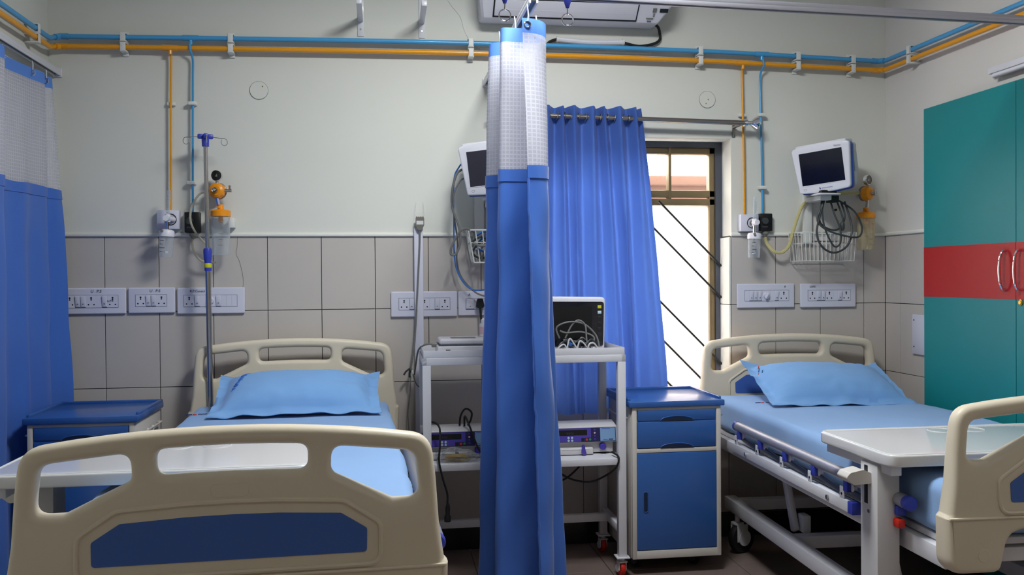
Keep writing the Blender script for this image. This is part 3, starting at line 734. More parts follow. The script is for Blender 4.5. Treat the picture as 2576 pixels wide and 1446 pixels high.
def track(label, p0, p1, closed_end=True, name='curtain_track', m='white_metal'):
    p0, p1 = Vector(p0), Vector(p1); t = thing(name, label, 'curtain rail', p0)
    d = p1 - p0; L = d.length; rz = math.atan2(d.y, d.x); R = Matrix.Rotation(rz, 3, 'Z')
    mid = d / 2
    b = MB(); b.obox(mid + Vector((0, 0, 0.020)), (L, 0.032, 0.016), R, 0.002)
    for s in (-1, 1): b.obox(mid + R @ Vector((0, s * 0.0125, 0.006)), (L, 0.007, 0.014), R, 0.001)
    b.build('channel', m, t)
    MB().obox(mid + Vector((0, 0, 0.009)), (L - 0.004, 0.017, 0.006), R).build('slot', 'black', t)
    if closed_end: MB().obox(d + Vector((0, 0, 0.014)) - R @ Vector((0.004, 0, 0)), (0.008, 0.040, 0.040), R, 0.002).build('end_plate', 'white_plastic', t)
    return t
track('white curtain rail over the hanging curtain, running to the back wall', (0.512, 3.03, ZT), (0.500, 4.362, ZT))
track('white curtain rail fixed along the left wall', (-1.487, 1.5, ZT), (-1.478, 4.364, ZT))
track('grey aluminium curtain rail crossing the ceiling in front of the air conditioner', (-0.25, 2.93, ZT), (2.592, 3.085, ZT), m='alu')

# --- drip hooks hanging from a rail above the frame
r = thing('drip_rail', 'ceiling rail carrying the two drip hooks', 'rail', (0.46, 2.70, 2.30))
MB().box(-0.5, 0.9, -0.012, 0.012, 0.02, 0.045, 0.002).build('rail_bar', 'alu', r)
for xx in (-0.45, 0.85): MB().cyl((xx, 0, 0.04), (xx, 0, CEIL - 2.301), 0.008, n=10).build('rail_drop', 'alu', r)
for x, zc, lab in ((0.367, 2.126, 'steel drip hook ring nearer the two wall brackets'), (0.561, 2.119, 'steel drip hook ring below the middle of the air conditioner')):
    t = thing('drip_hook', lab, 'hook', (x, 2.70, zc), group='drip hooks on the rail')
    pts = [(0.0175 * math.sin(a) * (1.0 if a > 0 else 1), 0.0, 0.018 * -math.cos(a)) for a in [PI * 1.02 - 2 * PI * i / 22 * 0.97 for i in range(23)]]
    MB().tube([(0, 0, 0.05)] + [(0, 0, 0.028)] + pts, 0.0022, 8).build('ring', 'chrome', t)
    MB().lathe([(0.0, 0.036), (0.005, 0.036), (0.011, 0.055), (0.011, 0.075), (0.0, 0.076)], n=16).build('carrier', 'bracket_blue', t)
    MB().cyl((0, 0, 0.07), (0, 0, 2.322 - zc), 0.004, n=10).build('hanger_rod', 'steel', t)

# --- window curtain on its rod
t = thing('curtain_rod', 'steel curtain rod with round finial above the window', 'curtain rod', (1.2, 4.283, 2.10)); o_ = (1.2, 4.283, 2.10)
MB().cyl((0.50, 4.283, 2.119), (1.80, 4.283, 2.096), 0.0125, n=18).build('rod', 'dark_steel', t, o_)
MB().lathe([(0.0, 0.0), (0.017, 0.0), (0.017, 0.014), (0.011, 0.018), (0.011, 0.036), (0.022, 0.046), (0.033, 0.060), (0.031, 0.068), (0.016, 0.076), (0.007, 0.082), (0.0, 0.092)], (1.790, 4.283, 2.0965), (1, 0, -0.02), 24).build('finial', 'chrome', t, o_)
for x in (0.62, 1.765):
    b = MB(); b.cyl((x, 4.283, 2.085), (x, D - 0.004, 2.085), 0.006, n=10); b.box(x - 0.008, x + 0.008, D - 0.008, D - 0.0035, 2.035, 2.10, 0.001); b.box(x - 0.006, x + 0.006, 4.27, 4.296, 2.08, 2.088)
    b.build('rod_bracket', 'dark_steel', t, o_)
t = thing('window_curtain', 'bright blue eyelet curtain drawn over the left half of the window', 'curtain', (0.95, 4.283, 0.66)); o_ = (0.95, 4.283, 0.66)
nf = 9; wt = []; wbm = []
for i in range(nf * 4 + 1):
    u = i / (nf * 4); ph = i / 4 * 2 * PI
    wt.append((0.62 + 0.645 * u + 0.011 * math.sin(i * 0.61 + 1.0), 4.283 - (0.038 + 0.006 * math.sin(i * 0.9)) * math.sin(ph)))
    wbm.append((0.56 + 0.82 * u + 0.020 * math.sin(i * 0.55 + 0.4), 4.286 - (0.026 + 0.010 * math.sin(i * 0.7)) * math.sin(ph + 0.5 * math.sin(i * 0.33))))
cloth(t, 'fabric_panel', 'window_curtain_blue', wt, wbm, 2.165, 0.66, 2.160, 0.66, 46, o_, 9.2, 0.004, k=4, wave=0.003)
for i in range(1, nf * 2):
    u = i / (nf * 2); x = 0.62 + 0.645 * u; z = 2.119 - 0.0177 * (x - 0.5)
    ring = [(x + 0.004 * math.sin(a), 4.283 + 0.019 * math.cos(a), z + 0.019 * math.sin(a)) for a in [2 * PI * k / 16 for k in range(16)]]
    MB().tube(ring, 0.0028, 6, closed=True).build('eyelet', 'steel', t, o_)

# ================================================================== BEDSIDE LOCKERS
def locker(label, x, y, z_top=0.785, W=0.435, Dp=0.425):
    t = thing('bedside_locker', label, 'locker', (x, y, 0), group='blue and cream bedside lockers')   # x, y: front left corner
    zb_ = 0.075; zt_ = z_top - 0.035
    b = MB(); b.box(0.008, W - 0.008, 0.014, Dp - 0.01, zb_, zt_, 0.008); bo = b.build('body', 'locker_cream', t)
    m = MB(); m.box(-0.003, W + 0.003, -0.006, Dp, zt_, zt_ + 0.027, 0.005)
    m.build('top', 'locker_blue', t)
    l = MB(); l.box(0.0, 0.014, 0.03, Dp - 0.002, zt_ + 0.022, z_top + 0.003, 0.004); l.box(W - 0.014, W, 0.03, Dp - 0.002, zt_ + 0.022, z_top + 0.003, 0.004); l.box(0.0, W, Dp - 0.016, Dp - 0.001, zt_ + 0.022, z_top + 0.003, 0.004)
    l.build('top_rim', 'locker_blue', t)
    fr = MB(); fr.box(0.012, 0.034, 0.004, 0.02, zb_, zt_, 0.004); fr.box(W - 0.034, W - 0.012, 0.004, 0.02, zb_, zt_, 0.004); fr.box(0.03, W - 0.03, 0.005, 0.02, zt_ - 0.014, zt_, 0.003)
    fr.box(0.03, W - 0.03, 0.005, 0.02, 0.547, 0.566, 0.003); fr.box(0.03, W - 0.03, 0.004, 0.02, zb_, 0.113, 0.004); fr.build('front_frame', 'locker_cream', t)
    def drawer(z0, z1):
        d = MB().box(0.037, W - 0.037, 0.003, 0.018, z0, z1, 0.004).build('drawer_front', 'locker_blue', t)
        arch = [(0.5 * W + 0.075 * math.cos(a), z0 + 0.001 + 0.019 * math.sin(a)) for a in [PI * i / 16 for i in range(17)]]
        MB().prism(arch, lambda u, v, tt: (u, tt, v), 0.0015, 0.006).build('handle_recess', 'locker_dark', d)
        MB().tube([(u, 0.002, v) for u, v in arch], 0.0022, 6).build('handle_rim', 'locker_blue', d)
    drawer(0.689, zt_ - 0.013); drawer(0.568, 0.686)
    d = MB().box(0.033, W - 0.033, 0.003, 0.018, 0.114, 0.546, 0.005).build('door', 'locker_blue', t)
    slot = round_poly([(0.062, 0.285), (0.082, 0.285), (0.082, 0.375), (0.062, 0.375)], 0.0099, 6)
    MB().prism(slot, lambda u, v, tt: (u, tt, v), 0.001, 0.004).build('handle_recess', 'locker_dark', d)
    MB().tube([(u, 0.0015, v) for u, v in slot], 0.002, 6, closed=True).build('handle_rim', 'locker_blue', d)
    for s, xx in ((-1, 0.0), (1, W)):
        MB().tube([(xx - s * 0.006, 0.06, zt_ - 0.052), (xx + s * 0.012, 0.06, zt_ - 0.052), (xx + s * 0.012, Dp - 0.08, zt_ - 0.052), (xx - s * 0.006, Dp - 0.08, zt_ - 0.052)], 0.004, 8).build('towel_rail', 'locker_cream', t)
    for yy in (0.12, 0.20): MB().box(W + 0.004, W + 0.014, yy, yy + 0.012, zt_ - 0.075, zt_ - 0.045, 0.003).build('rail_hook', 'white_plastic', t)
    for xx in (0.07, W - 0.09):
        for yy in (0.13, Dp - 0.08): castor(t, (xx, yy, 0), 0.031, 0.018, fork='cable_dark', swivel=0.6)
    return t
locker('blue-topped bedside locker under the window, between trolley and bed', 1.064, 3.832)
locker('blue-topped bedside locker against the left curtain, half behind the footboard', -1.435, 3.80, 0.79)

# ================================================================== TROLLEY
t = thing('equipment_trolley', 'white metal equipment trolley with red castors behind the hanging curtain', 'trolley', (0.6, 4.03, 0)); o_ = (0.6, 4.03, 0)
X0, X1, YA, YB = 0.155, 1.050, 3.838, 4.225
for (x, y) in ((X0, YA), (X1 - 0.036, YA), (X0, YB - 0.036), (X1 - 0.036, YB - 0.036)):
    MB().box(x, x + 0.036, y, y + 0.036, 0.088, 0.956, 0.0025).build('leg', 'white_metal', t, o_)
    MB().box(x - 0.012, x + 0.048, y - 0.012, y + 0.048, 0.084, 0.09, 0.001).build('castor_plate', 'white_metal', t, o_)
    castor(t, (x + 0.018 - o_[0], y + 0.018 - o_[1], 0), 0.034, 0.022, 'red_plastic', 'white_metal', swivel=0.15)
f = MB(); f.box(X0, X1, YA, YA + 0.02, 0.955, 0.986, 0.002); f.box(X0, X1, YB - 0.02, YB, 0.955, 0.986, 0.002); f.box(X0, X0 + 0.02, YA, YB, 0.955, 0.986, 0.002); f.box(X1 - 0.02, X1, YA, YB, 0.955, 0.986, 0.002)
f.build('top_frame', 'white_metal', t, o_)
f = MB(); f.box(X0 + 0.004, X1 - 0.004, YA + 0.004, YB - 0.004, 0.984, 0.990)
lp = 0.022
for a in ((X0 + 0.004, X1 - 0.004, YA + 0.004, YA + 0.007), (X0 + 0.004, X1 - 0.004, YB - 0.007, YB - 0.004), (X0 + 0.004, X0 + 0.007, YA + 0.004, YB - 0.004), (X1 - 0.007, X1 - 0.004, YA + 0.004, YB - 0.004)):
    f.box(a[0], a[1], a[2], a[3], 0.986, 0.990 + lp + 0.006, 0.0012)
f.build('tray', 'white_metal', t, o_)
MB().box(X0 + 0.01, X1 - 0.01, YA + 0.002, YB - 0.002, 0.498, 0.528, 0.003).build('lower_shelf', 'white_metal', t, o_)
for x in (X0 + 0.003, X1 - 0.033): MB().box(x, x + 0.03, YA + 0.036, YB - 0.036, 0.19, 0.225, 0.002).build('side_bar', 'white_metal', t, o_)
MB().box(X0 + 0.033, X1 - 0.033, 4.06, 4.09, 0.19, 0.225, 0.002).build('cross_bar', 'white_metal', t, o_)

# ================================================================== BUILT-IN CUPBOARD
t = thing('cupboard', 'tall built-in teal cupboard with a red band across its doors', 'cupboard', (2.5, 3.26, 0)); o_ = (2.5, 3.26, 0)
FX = 2.50
b = MB(); b.box(FX + 0.02, 3.05, CY0 + 0.006, CY1 - 0.006, 0.05, CZ1 - 0.006); b.build('carcass', 'cupboard_edge', t, o_, flat=True)
MB().box(FX + 0.03, 3.0, CY0 + 0.02, CY1 - 0.02, 0.0, 0.05).build('plinth', 'skirting', t, o_, flat=True)
for (y0, y1, hy, ly) in ((3.2625, CY1 - 0.006, 3.318, None), (CY0 + 0.006, 3.2595, 3.232, 3.232)):
    d = MB().box(FX, FX + 0.02, y0, y1, 0.06, CZ1 - 0.004, 0.001, 1).build('door', 'teal_laminate', t, o_)
    MB().box(FX - 0.0008, FX + 0.01, y0 + 0.0004, y1 - 0.0004, 1.227, 1.457).build('red_band', 'red_laminate', d, o_, flat=True)
    pts = [(FX - 0.001, hy, 1.424), (FX - 0.018, hy, 1.420), (FX - 0.028, hy, 1.39), (FX - 0.032, hy, 1.345), (FX - 0.028, hy, 1.30), (FX - 0.018, hy, 1.270), (FX - 0.001, hy, 1.266)]
    MB().tube(pts, 0.0055, 10, smooth=5).build('handle', 'chrome', d, o_)
    if ly: MB().lathe([(0.0, 0.006), (0.007, 0.006), (0.008, 0.004), (0.0125, 0.003), (0.0125, 0.0), (0.0, 0.0)], (FX - 0.0008, ly, 1.216), (-1, 0, 0), 20).build('lock', 'brass', d, o_)

# white blank plate on the right wall and the tube light batten above the cupboard
t = thing('blank_plate', 'white blanking plate with two screws beside the teal cupboard', 'wall plate', (XR, 4.03, 0.94)); o_ = (XR, 4.03, 0.94)
MB().box(XR - 0.012, XR - 0.0005, 3.94, 4.112, 0.938, 1.134, 0.003).build('cover', 'plate_white', t, o_)
for y, z in ((4.094, 0.975), (4.094, 1.106), (3.96, 0.975), (3.96, 1.106)): MB().cyl((XR - 0.013, y, z), (XR - 0.011, y, z), 0.004, n=10).build('screw', 'ink', t, o_)
t = thing('tube_light', 'unlit white tube light batten on the right wall above the cupboard', 'lamp', (XR, 2.95, 2.18)); o_ = (XR, 2.95, 2.18)
MB().box(XR - 0.045, XR - 0.004, 2.45, 3.50, 2.180, 2.206, 0.003).build('batten', 'white_plastic', t, o_)
MB().cyl((XR - 0.03, 2.47, 2.172), (XR - 0.03, 3.48, 2.172), 0.011, n=14).build('tube', 'white_plastic', t, o_)

# ================================================================== AIR CONDITIONER
AX0, AX1 = 0.447, 1.392
t = thing('air_conditioner', 'white split air conditioner high on the back wall', 'air conditioner', ((AX0 + AX1) / 2, D, 2.5)); o_ = ((AX0 + AX1) / 2, D, 2.5)
prof = round_poly([(D - 0.0035, 2.574, 0), (D - 0.06, 2.562, 0.03), (4.240, 2.562, 0.03), (4.165, 2.634, 0.03), (4.150, 2.70, 0.08), (4.165, 2.80, 0.03), (D - 0.0035, 2.83, 0)], 0.0, 5)
# the ends are rounded off towards the underside
def ax_end(v, side, k): return (AX1 - 0.055 * max(0.0, (2.665 - v) / 0.10) ** 1.6 - k) if side > 0 else (AX0 + 0.018 * max(0.0, (2.665 - v) / 0.10) ** 1.6 + k)
b = MB(); n = len(prof)
inn = [(D - 0.0035 + (u - (D - 0.0035)) * 0.93, 2.69 + (v - 2.69) * 0.94) for u, v in prof]
b.add([(ax_end(v, -1, 0.0), *q) for (u, v), q in zip(prof, inn)] + [(ax_end(v, -1, 0.012), u, v) for u, v in prof] + [(ax_end(v, 1, 0.012), u, v) for u, v in prof] + [(ax_end(v, 1, 0.0), *q) for (u, v), q in zip(prof, inn)],
      [tuple(range(n))] + [(r * n + i, r * n + (i + 1) % n, (r + 1) * n + (i + 1) % n, (r + 1) * n + i) for r in range(3) for i in range(n)] + [tuple(range(4 * n - 1, 3 * n - 1, -1))])
b.build('casing', 'white_plastic', t, o_, ang=40)
# louvre plate lies on the sloping lower front between (4.235, 2.535) and (4.165, 2.600)
pa, pb = Vector((0, 4.240, 2.5620)), Vector((0, 4.165, 2.634)); dv = (pb - pa); L_ = dv.length; dv.normalize(); nv = Vector((0, -dv.z, dv.y))
if nv.z > 0: nv = -nv
rotx = math.atan2(dv.z, dv.y)
cm = (pa + pb) / 2
def slab(xa, xb, a, bq, h0, h1, bev=0.0):
    m = MB(); c = pa + dv * ((a + bq) / 2 * L_) + nv * ((h0 + h1) / 2)
    m.obox(((xa + xb) / 2, c.y, c.z), (xb - xa, abs(bq - a) * L_, abs(h1 - h0)), (rotx, 0, 0), bev); return m
slab(0.516, 1.219, 0.10, 1.03, -0.006, 0.0030).build('outlet_slot', 'black', t, o_)
slab(0.523, 1.213, 0.19, 0.995, 0.0, 0.0060, 0.002).build('louvre', 'white_plastic', t, o_)
slab(0.530, 1.206, 0.50, 0.52, 0.0, 0.0066, 0.0003).build('louvre_rib', 'white_plastic', t, o_)
slab(1.325, 1.365, 0.62, 0.80, 0.0, 0.0045).build('display', 'black', t, o_)
slab(1.290, 1.308, 0.62, 0.82, 0.0, 0.0042).build('sensor_window', 'dial_grey', t, o_)
for k in range(2): slab(1.296, 1.304, 0.40 + 0.1 * k, 0.44 + 0.1 * k, 0.0, 0.0042).build('print_mark', 'dial_grey', t, o_)
slab(1.265, 1.300, 0.27, 0.31, 0.0, 0.0042).build('print_mark', 'dial_grey', t, o_); slab(1.272, 1.292, 0.12, 0.17, 0.0, 0.0042).build('print_mark', 'grey_groove', t, o_)
t = thing('drain_hose', 'black hose with a white foam sleeve looping under the air conditioner', 'hose', (1.1, D, 2.49)); o_ = (1.1, D, 2.49); yw = D - 0.022
MB().tube([(1.315, 4.285, 2.580), (1.350, 4.30, 2.566), (1.374, yw, 2.545), (1.373, yw, 2.515), (1.34, yw, 2.494), (1.27, yw, 2.481), (1.21, yw, 2.490), (1.185, yw, 2.497)], 0.007, 8, smooth=5).build('hose_end', 'black_rubber', t, o_)
MB().tube([(1.19, yw, 2.497), (1.02, yw, 2.492), (0.92, yw, 2.497), (0.846, yw, 2.503)], 0.013, 10, smooth=5).build('foam_sleeve', 'white_plastic', t, o_)
MB().tube([(0.85, yw, 2.503), (0.815, yw, 2.490), (0.79, yw, 2.465), (0.775, yw, 2.43), (0.76, yw + 0.01, 2.38)], 0.007, 8, smooth=5).build('hose_end', 'black_rubber', t, o_)
for x in (0.852, 1.183): MB().cyl((x - 0.004, yw, 2.498 + (0.004 if x < 1 else 0)), (x + 0.004, yw, 2.498 + (0.004 if x < 1 else 0)), 0.0155, n=14).build('sleeve_tie', 'clamp_white', t, o_)
# ================================================================== GAS PIPES
YP = D - 0.045
def pipe(label, m, pts_back, zl, zr, drops, zend, R=0.0115):
    t = thing('gas_pipe', label, 'pipe', (0.5, YP, pts_back[4][1])); o = (0.5, YP, pts_back[4][1])
    P = [(-1.475, 2.6, zl)] + [(-1.475, 4.26, zl + 0.012)] + [(-1.452, YP, pts_back[0][1])] + [(x, YP, z) for x, z in pts_back[1:-1]] + [(2.535, YP, pts_back[-1][1])] + [(2.552, 4.28, zr + 0.004), (2.552, 2.7, zr - 0.008)]
    MB().tube(P, R, 12).build('main_run', m, t, o)
    for i in (2, len(P) - 3):
        p = Vector(P[i]); a = Vector(P[i - 1]); b = Vector(P[i + 1])
        MB().tube([p + (a - p).normalized() * 0.035, p, p + (b - p).normalized() * 0.035], R * 1.22, 12).build('elbow', m, t, o)
    for dp in drops:
        MB().tube([(x, y, z) for x, y, z in dp], R * 0.46, 10, smooth=4).build('drop', m, t, o)
        x, y, z = dp[0]; MB().tube([(x - 0.035, YP, z), (x + 0.035, YP, z)], R * 1.2, 12).build('tee', m, t, o)
        MB().cyl((x, YP, z), (x, YP, z - 0.03), R * 0.75, n=12).build('tee_socket', m, t, o)
    return t, o
YD = D - 0.030
bt, bo_ = pipe('blue gas pipe, the upper of the two pipes along the wall', 'pipe_blue',
    [(-1.507, 2.441), (-1.18, 2.445), (-0.882, 2.450), (-0.119, 2.461), (0.421, 2.465), (1.043, 2.464), (1.658, 2.458), (1.9, 2.452), (2.565, 2.434)], 2.404, 2.424,
    [[(-0.882, YP, 2.450), (-0.883, YP - 0.008, 2.425), (-0.883, YP - 0.014, 2.395), (-0.876, YD, 2.355), (-0.877, YD, 2.25), (-0.880, YD, 2.0), (-0.884, YD, 1.64)],
     [(1.900, YP, 2.452), (1.902, YP - 0.010, 2.425), (1.905, YP - 0.014, 2.39), (1.898, YD, 2.345), (1.899, YD, 2.2), (1.904, YD, 2.0), (1.908, YD, 1.64)]], 1.64)
ot, oo_ = pipe('orange gas pipe, the lower of the two pipes along the wall', 'pipe_orange',
    [(-1.507, 2.396), (-1.18, 2.400), (-0.973, 2.402), (-0.119, 2.412), (0.42, 2.417), (1.043, 2.415), (1.658, 2.410), (1.801, 2.405), (2.565, 2.387)], 2.366, 2.378,
    [[(-0.973, YP, 2.402), (-0.973, YD, 2.36), (-0.976, YD, 2.2), (-0.979, YD, 1.9), (-0.982, YD, 1.63)],
     [(1.801, YP, 2.405), (1.801, YD, 2.36), (1.804, YD, 2.2), (1.809, YD, 1.9), (1.811, YD, 1.62)]], 1.62)
for x, zb_, zo in ((-1.178, 2.445, 2.400), (-0.702, 2.453, 2.406), (0.421, 2.465, 2.417), (1.575, 2.459, 2.411), (2.092, 2.447, 2.399), (2.391, 2.439, 2.391)):
    c = MB()
    for z in (zb_, zo):
        c.box(x - 0.012, x + 0.012, YP - 0.016, YP - 0.011, z - 0.020, z + 0.020, 0.002)
        for s in (-1, 1): c.box(x - 0.014, x + 0.014, YP - 0.013, D - 0.0035, z + s * 0.018 - 0.0035, z + s * 0.018 + 0.0035, 0.001)
    c.box(x - 0.013, x + 0.013, D - 0.012, D - 0.0032, zo - 0.034, zb_ + 0.034, 0.002)
    c.build('pipe_clamp', 'clamp_white', bt, bo_)
for X_, y, sg in ((-1.475, 4.10, 1), (2.552, 4.06, -1)):
    c = MB(); wx = XL if sg > 0 else XR
    for z in ((2.414, 2.372) if sg > 0 else (2.427, 2.381)):
        c.box(X_ + sg * 0.011, X_ + sg * 0.016, y - 0.012, y + 0.012, z - 0.02, z + 0.02, 0.002)
        for s in (-1, 1): c.box(min(wx, X_ + sg * 0.013), max(wx, X_ + sg * 0.013), y - 0.013, y + 0.013, z + s * 0.018 - 0.003, z + s * 0.018 + 0.003, 0.001)
    c.build('pipe_clamp', 'clamp_white', bt, bo_)
for x, z, par, oo in ((-0.977, 2.149, ot, oo_), (-0.880, 2.151, bt, bo_), (-0.889, 1.782, bt, bo_), (1.806, 2.147, ot, oo_), (1.905, 2.148, bt, bo_), (1.910, 1.779, bt, bo_)):
    MB().box(x - 0.018, x + 0.018, YD - 0.012 if par is bt else YD + 0.004, D - 0.0032, z - 0.008, z + 0.008, 0.003).build('saddle_clip', 'clamp_white', par, oo)

# thin white conduit below the blue pipe and the loose wire above it
t = tag(MB().box(0.47, 1.335, D - 0.010, D - 0.0032, 2.447, 2.455, 0.002).build('wire_conduit', 'lip_paint'), 'thin white wiring conduit on the wall under the air conditioner', 'conduit')
t = tag(MB().tube([(0.30, D - 0.005, 2.70), (0.335, D - 0.005, 2.65), (0.375, D - 0.005, 2.60), (0.39, D - 0.005, 2.545), (0.41, D - 0.005, 2.505), (0.44, D - 0.005, 2.47), (0.462, D - 0.005, 2.44)], 0.0011, 5, smooth=5).build('loose_wire', 'cable_white'), 'thin white wire running down the wall left of the air conditioner', 'wire')

# shelf brackets
for x, lab in ((-0.105, 'white steel shelf bracket on the wall, further from the air conditioner'), (0.187, 'white steel shelf bracket on the wall, nearer the air conditioner')):
    t = thing('shelf_bracket', lab, 'bracket', (x, D, 2.49), group='shelf brackets'); o_ = (x, D, 2.49)
    MB().box(x - 0.0145, x + 0.0145, D - 0.009, D - 0.0032, 2.492, 2.86, 0.001).build('wall_plate', 'white_metal', t, o_)
    MB().box(x - 0.012, x + 0.012, D - 0.30, D - 0.009, 2.560, 2.585, 0.002).build('arm', 'white_metal', t, o_)
    for z in (2.525, 2.61): MB().cyl((x, D - 0.012, z), (x, D - 0.008, z), 0.004, n=8).build('screw', 'steel', t, o_)

# round blanking discs
for x, z, lab, dots in ((-0.583, 2.223, 'round white cover disc on the wall above the drip pole', [(0.018, 0.018)]), (1.627, 2.225, 'round white cover disc on the wall above the window rod', [(0.003, 0.0), (-0.008, -0.02)])):
    t = thing('cover_disc', lab, 'wall plate', (x, D, z), group='round wall covers')
    MB().lathe([(0.0, 0.005), (0.040, 0.005), (0.042, 0.003), (0.042, 0.0), (0.0, 0.0)], (0, -0.0032, 0), (0, -1, 0), 40).build('disc', 'wall_paint', t)
    ring = [(0.0425 * math.cos(a), -0.004, 0.0425 * math.sin(a)) for a in [2 * PI * i / 40 for i in range(40)]]
    MB().tube(ring, 0.0010, 5, closed=True).build('joint', 'crack', t)
    for dx, dz in dots: MB().cyl((dx, -0.0095, dz), (dx, -0.0075, dz), 0.003, n=8).build('screw', 'brass', t)

# ================================================================== SWITCH PLATES
def plate(label, x0, x1, z0, z1, ix0, ix1, iz0, iz1, mods, writing=None, wx=0.0, wsize=0.018):
    t = thing('switch_plate', label, 'switch plate', ((x0 + x1) / 2, D, (z0 + z1) / 2)); o = ((x0 + x1) / 2, D, (z0 + z1) / 2)
    yb = D - 0.0005
    pn = panel(round_poly([(x0, z0), (x1, z0), (x1, z1), (x0, z1)], 0.006, 3), [], 0.014, 0.005, 3)
    pn.v = [(v[0], v[1] + yb - 0.007, v[2]) for v in pn.v]; pn.build('frame', 'plate_white', t, o)
    yf = yb - 0.0141
    MB().box(ix0, ix1, yf - 0.0002, yf + 0.004, iz0, iz1).build('module_gap', 'grey_groove', t, o, flat=True)
    g = 0.0016; wtot = sum(w for _, w in mods); x = ix0 + g; u = (ix1 - ix0 - 2 * g) / wtot
    zc = (iz0 + iz1) / 2; h = iz1 - iz0
    for kind, w in mods:
        xa, xb = x, x + w * u; x = xb; xc = (xa + xb) / 2
        base = MB().box(xa + 0.0002, xb - 0.0002, yf - 0.0018, yf + 0.003, iz0 + g, iz1 - g, 0.0005, 1).build({'S': 'socket', 's': 'switch', 'b': 'blank_module', 'k': 'fan_regulator'}[kind], 'plate_white', t, o)
        yy = yf - 0.0018
        if kind == 'S':
            for dx, dz, r in ((0, 0.27, 0.0042), (0, 0.13, 0.0034), (-0.26 * w, -0.24, 0.0034), (0.26 * w, -0.24, 0.0034)):
                MB().cyl((xc + dx * u, yy - 0.0003, zc + dz * h), (xc + dx * u, yy + 0.001, zc + dz * h), r, n=12).build('pin_hole', 'black', base, o)
        elif kind == 's':
            MB().obox((xc, yy - 0.0025, zc + 0.0), (u * w * 0.86, 0.005, h * 0.84), (0.10, 0, 0), 0.0012).build('rocker', 'plate_white', base, o)
            MB().box(xc - 0.003, xc + 0.003, yy - 0.0058, yy - 0.003, zc - 0.2 * h, zc - 0.2 * h + 0.0022).build('rocker_mark', 'ink', base, o, flat=True)
            MB().box(xa + 0.001, xb - 0.001, yy - 0.0004, yy + 0.001, iz0 + g, iz0 + g + 0.0035).build('rocker_gap', 'grey_groove', base, o, flat=True)
        elif kind == 'k':
            k = MB(); k.lathe([(0.0, 0.012), (h * 0.24, 0.012), (h * 0.30, 0.0), (0, 0)], (xc, yy, zc), (0, -1, 0), 22); k.build('knob', 'plate_white', base, o)
            MB().obox((xc, yy - 0.014, zc), (h * 0.16, 0.008, h * 0.58), (0, 0.45, 0), 0.002).build('knob_grip', 'plate_white', base, o)
    if writing: text(writing, wsize, 'ink_green', t, (wx - o[0], yf - 0.0006 - o[1], (z1 + iz1) / 2 - 0.3 * wsize - o[2]), (PI / 2, 0, 0), 'handwriting', shear=0.15)
    return t
plate('widest white switch plate next to the left curtain, marked U.P.S twice', -1.468, -1.190, 1.176, 1.296, -1.460, -1.223, 1.204, 1.264, [('S', 2), ('s', 1), ('s', 1), ('S', 2), ('b', 1), ('s', 1), ('S', 2)], 'U . P.S', -1.345)
text('U.P.S', 0.013, 'ink_green', bpy.data.objects['switch_plate'], (-1.272 + 1.329, -0.0170, 1.232 - 1.236), (PI / 2, 0, 0), 'handwriting', shear=0.15)
plate('short white switch plate marked U.P.S left of the drip pole', -1.180, -0.972, 1.177, 1.296, -1.149, -1.007, 1.207, 1.264, [('S', 2), ('s', 1), ('s', 1), ('S', 2)], 'U . P.S', -1.085)
plate('white switch plate with a round fan regulator behind the drip pole', -0.963, -0.657, 1.171, 1.294, -0.933, -0.690, 1.203, 1.260, [('S', 2), ('s', 1), ('b', 1), ('k', 2), ('s', 1), ('b', 1), ('b', 1), ('b', 1)], 'R.P.Conect', -0.905, 0.015)
plate('white three-socket switch plate behind the vertical trunking', 0.027, 0.347, 1.143, 1.266, 0.064, 0.313, 1.176, 1.235, [('S', 2), ('s', 1), ('s', 1), ('S', 2), ('b', 1), ('s', 1), ('S', 2)])
plate('white switch plate with the black plug in it, beside the hanging curtain', 0.352, 0.575, 1.146, 1.265, 0.388, 0.540, 1.175, 1.230, [('s', 2), ('S', 2), ('b', 1), ('S', 2)], 'A', 0.40)
plate('white switch plate with fan regulator beside the window, over the bed', 1.778, 2.086, 1.166, 1.289, 1.816, 2.056, 1.199, 1.256, [('b', 1), ('s', 1), ('s', 1), ('s', 1), ('k', 2), ('b', 1), ('s', 1), ('S', 2.4)], 'R', 2.03, 0.014)
plate('white three-socket switch plate marked U.P.S under the wire basket', 2.119, 2.424, 1.164, 1.287, 2.158, 2.394, 1.197, 1.254, [('S', 2), ('s', 1), ('s', 1), ('S', 2), ('b', 1), ('s', 1), ('S', 2)], 'U.P.S', 2.168, 0.015)

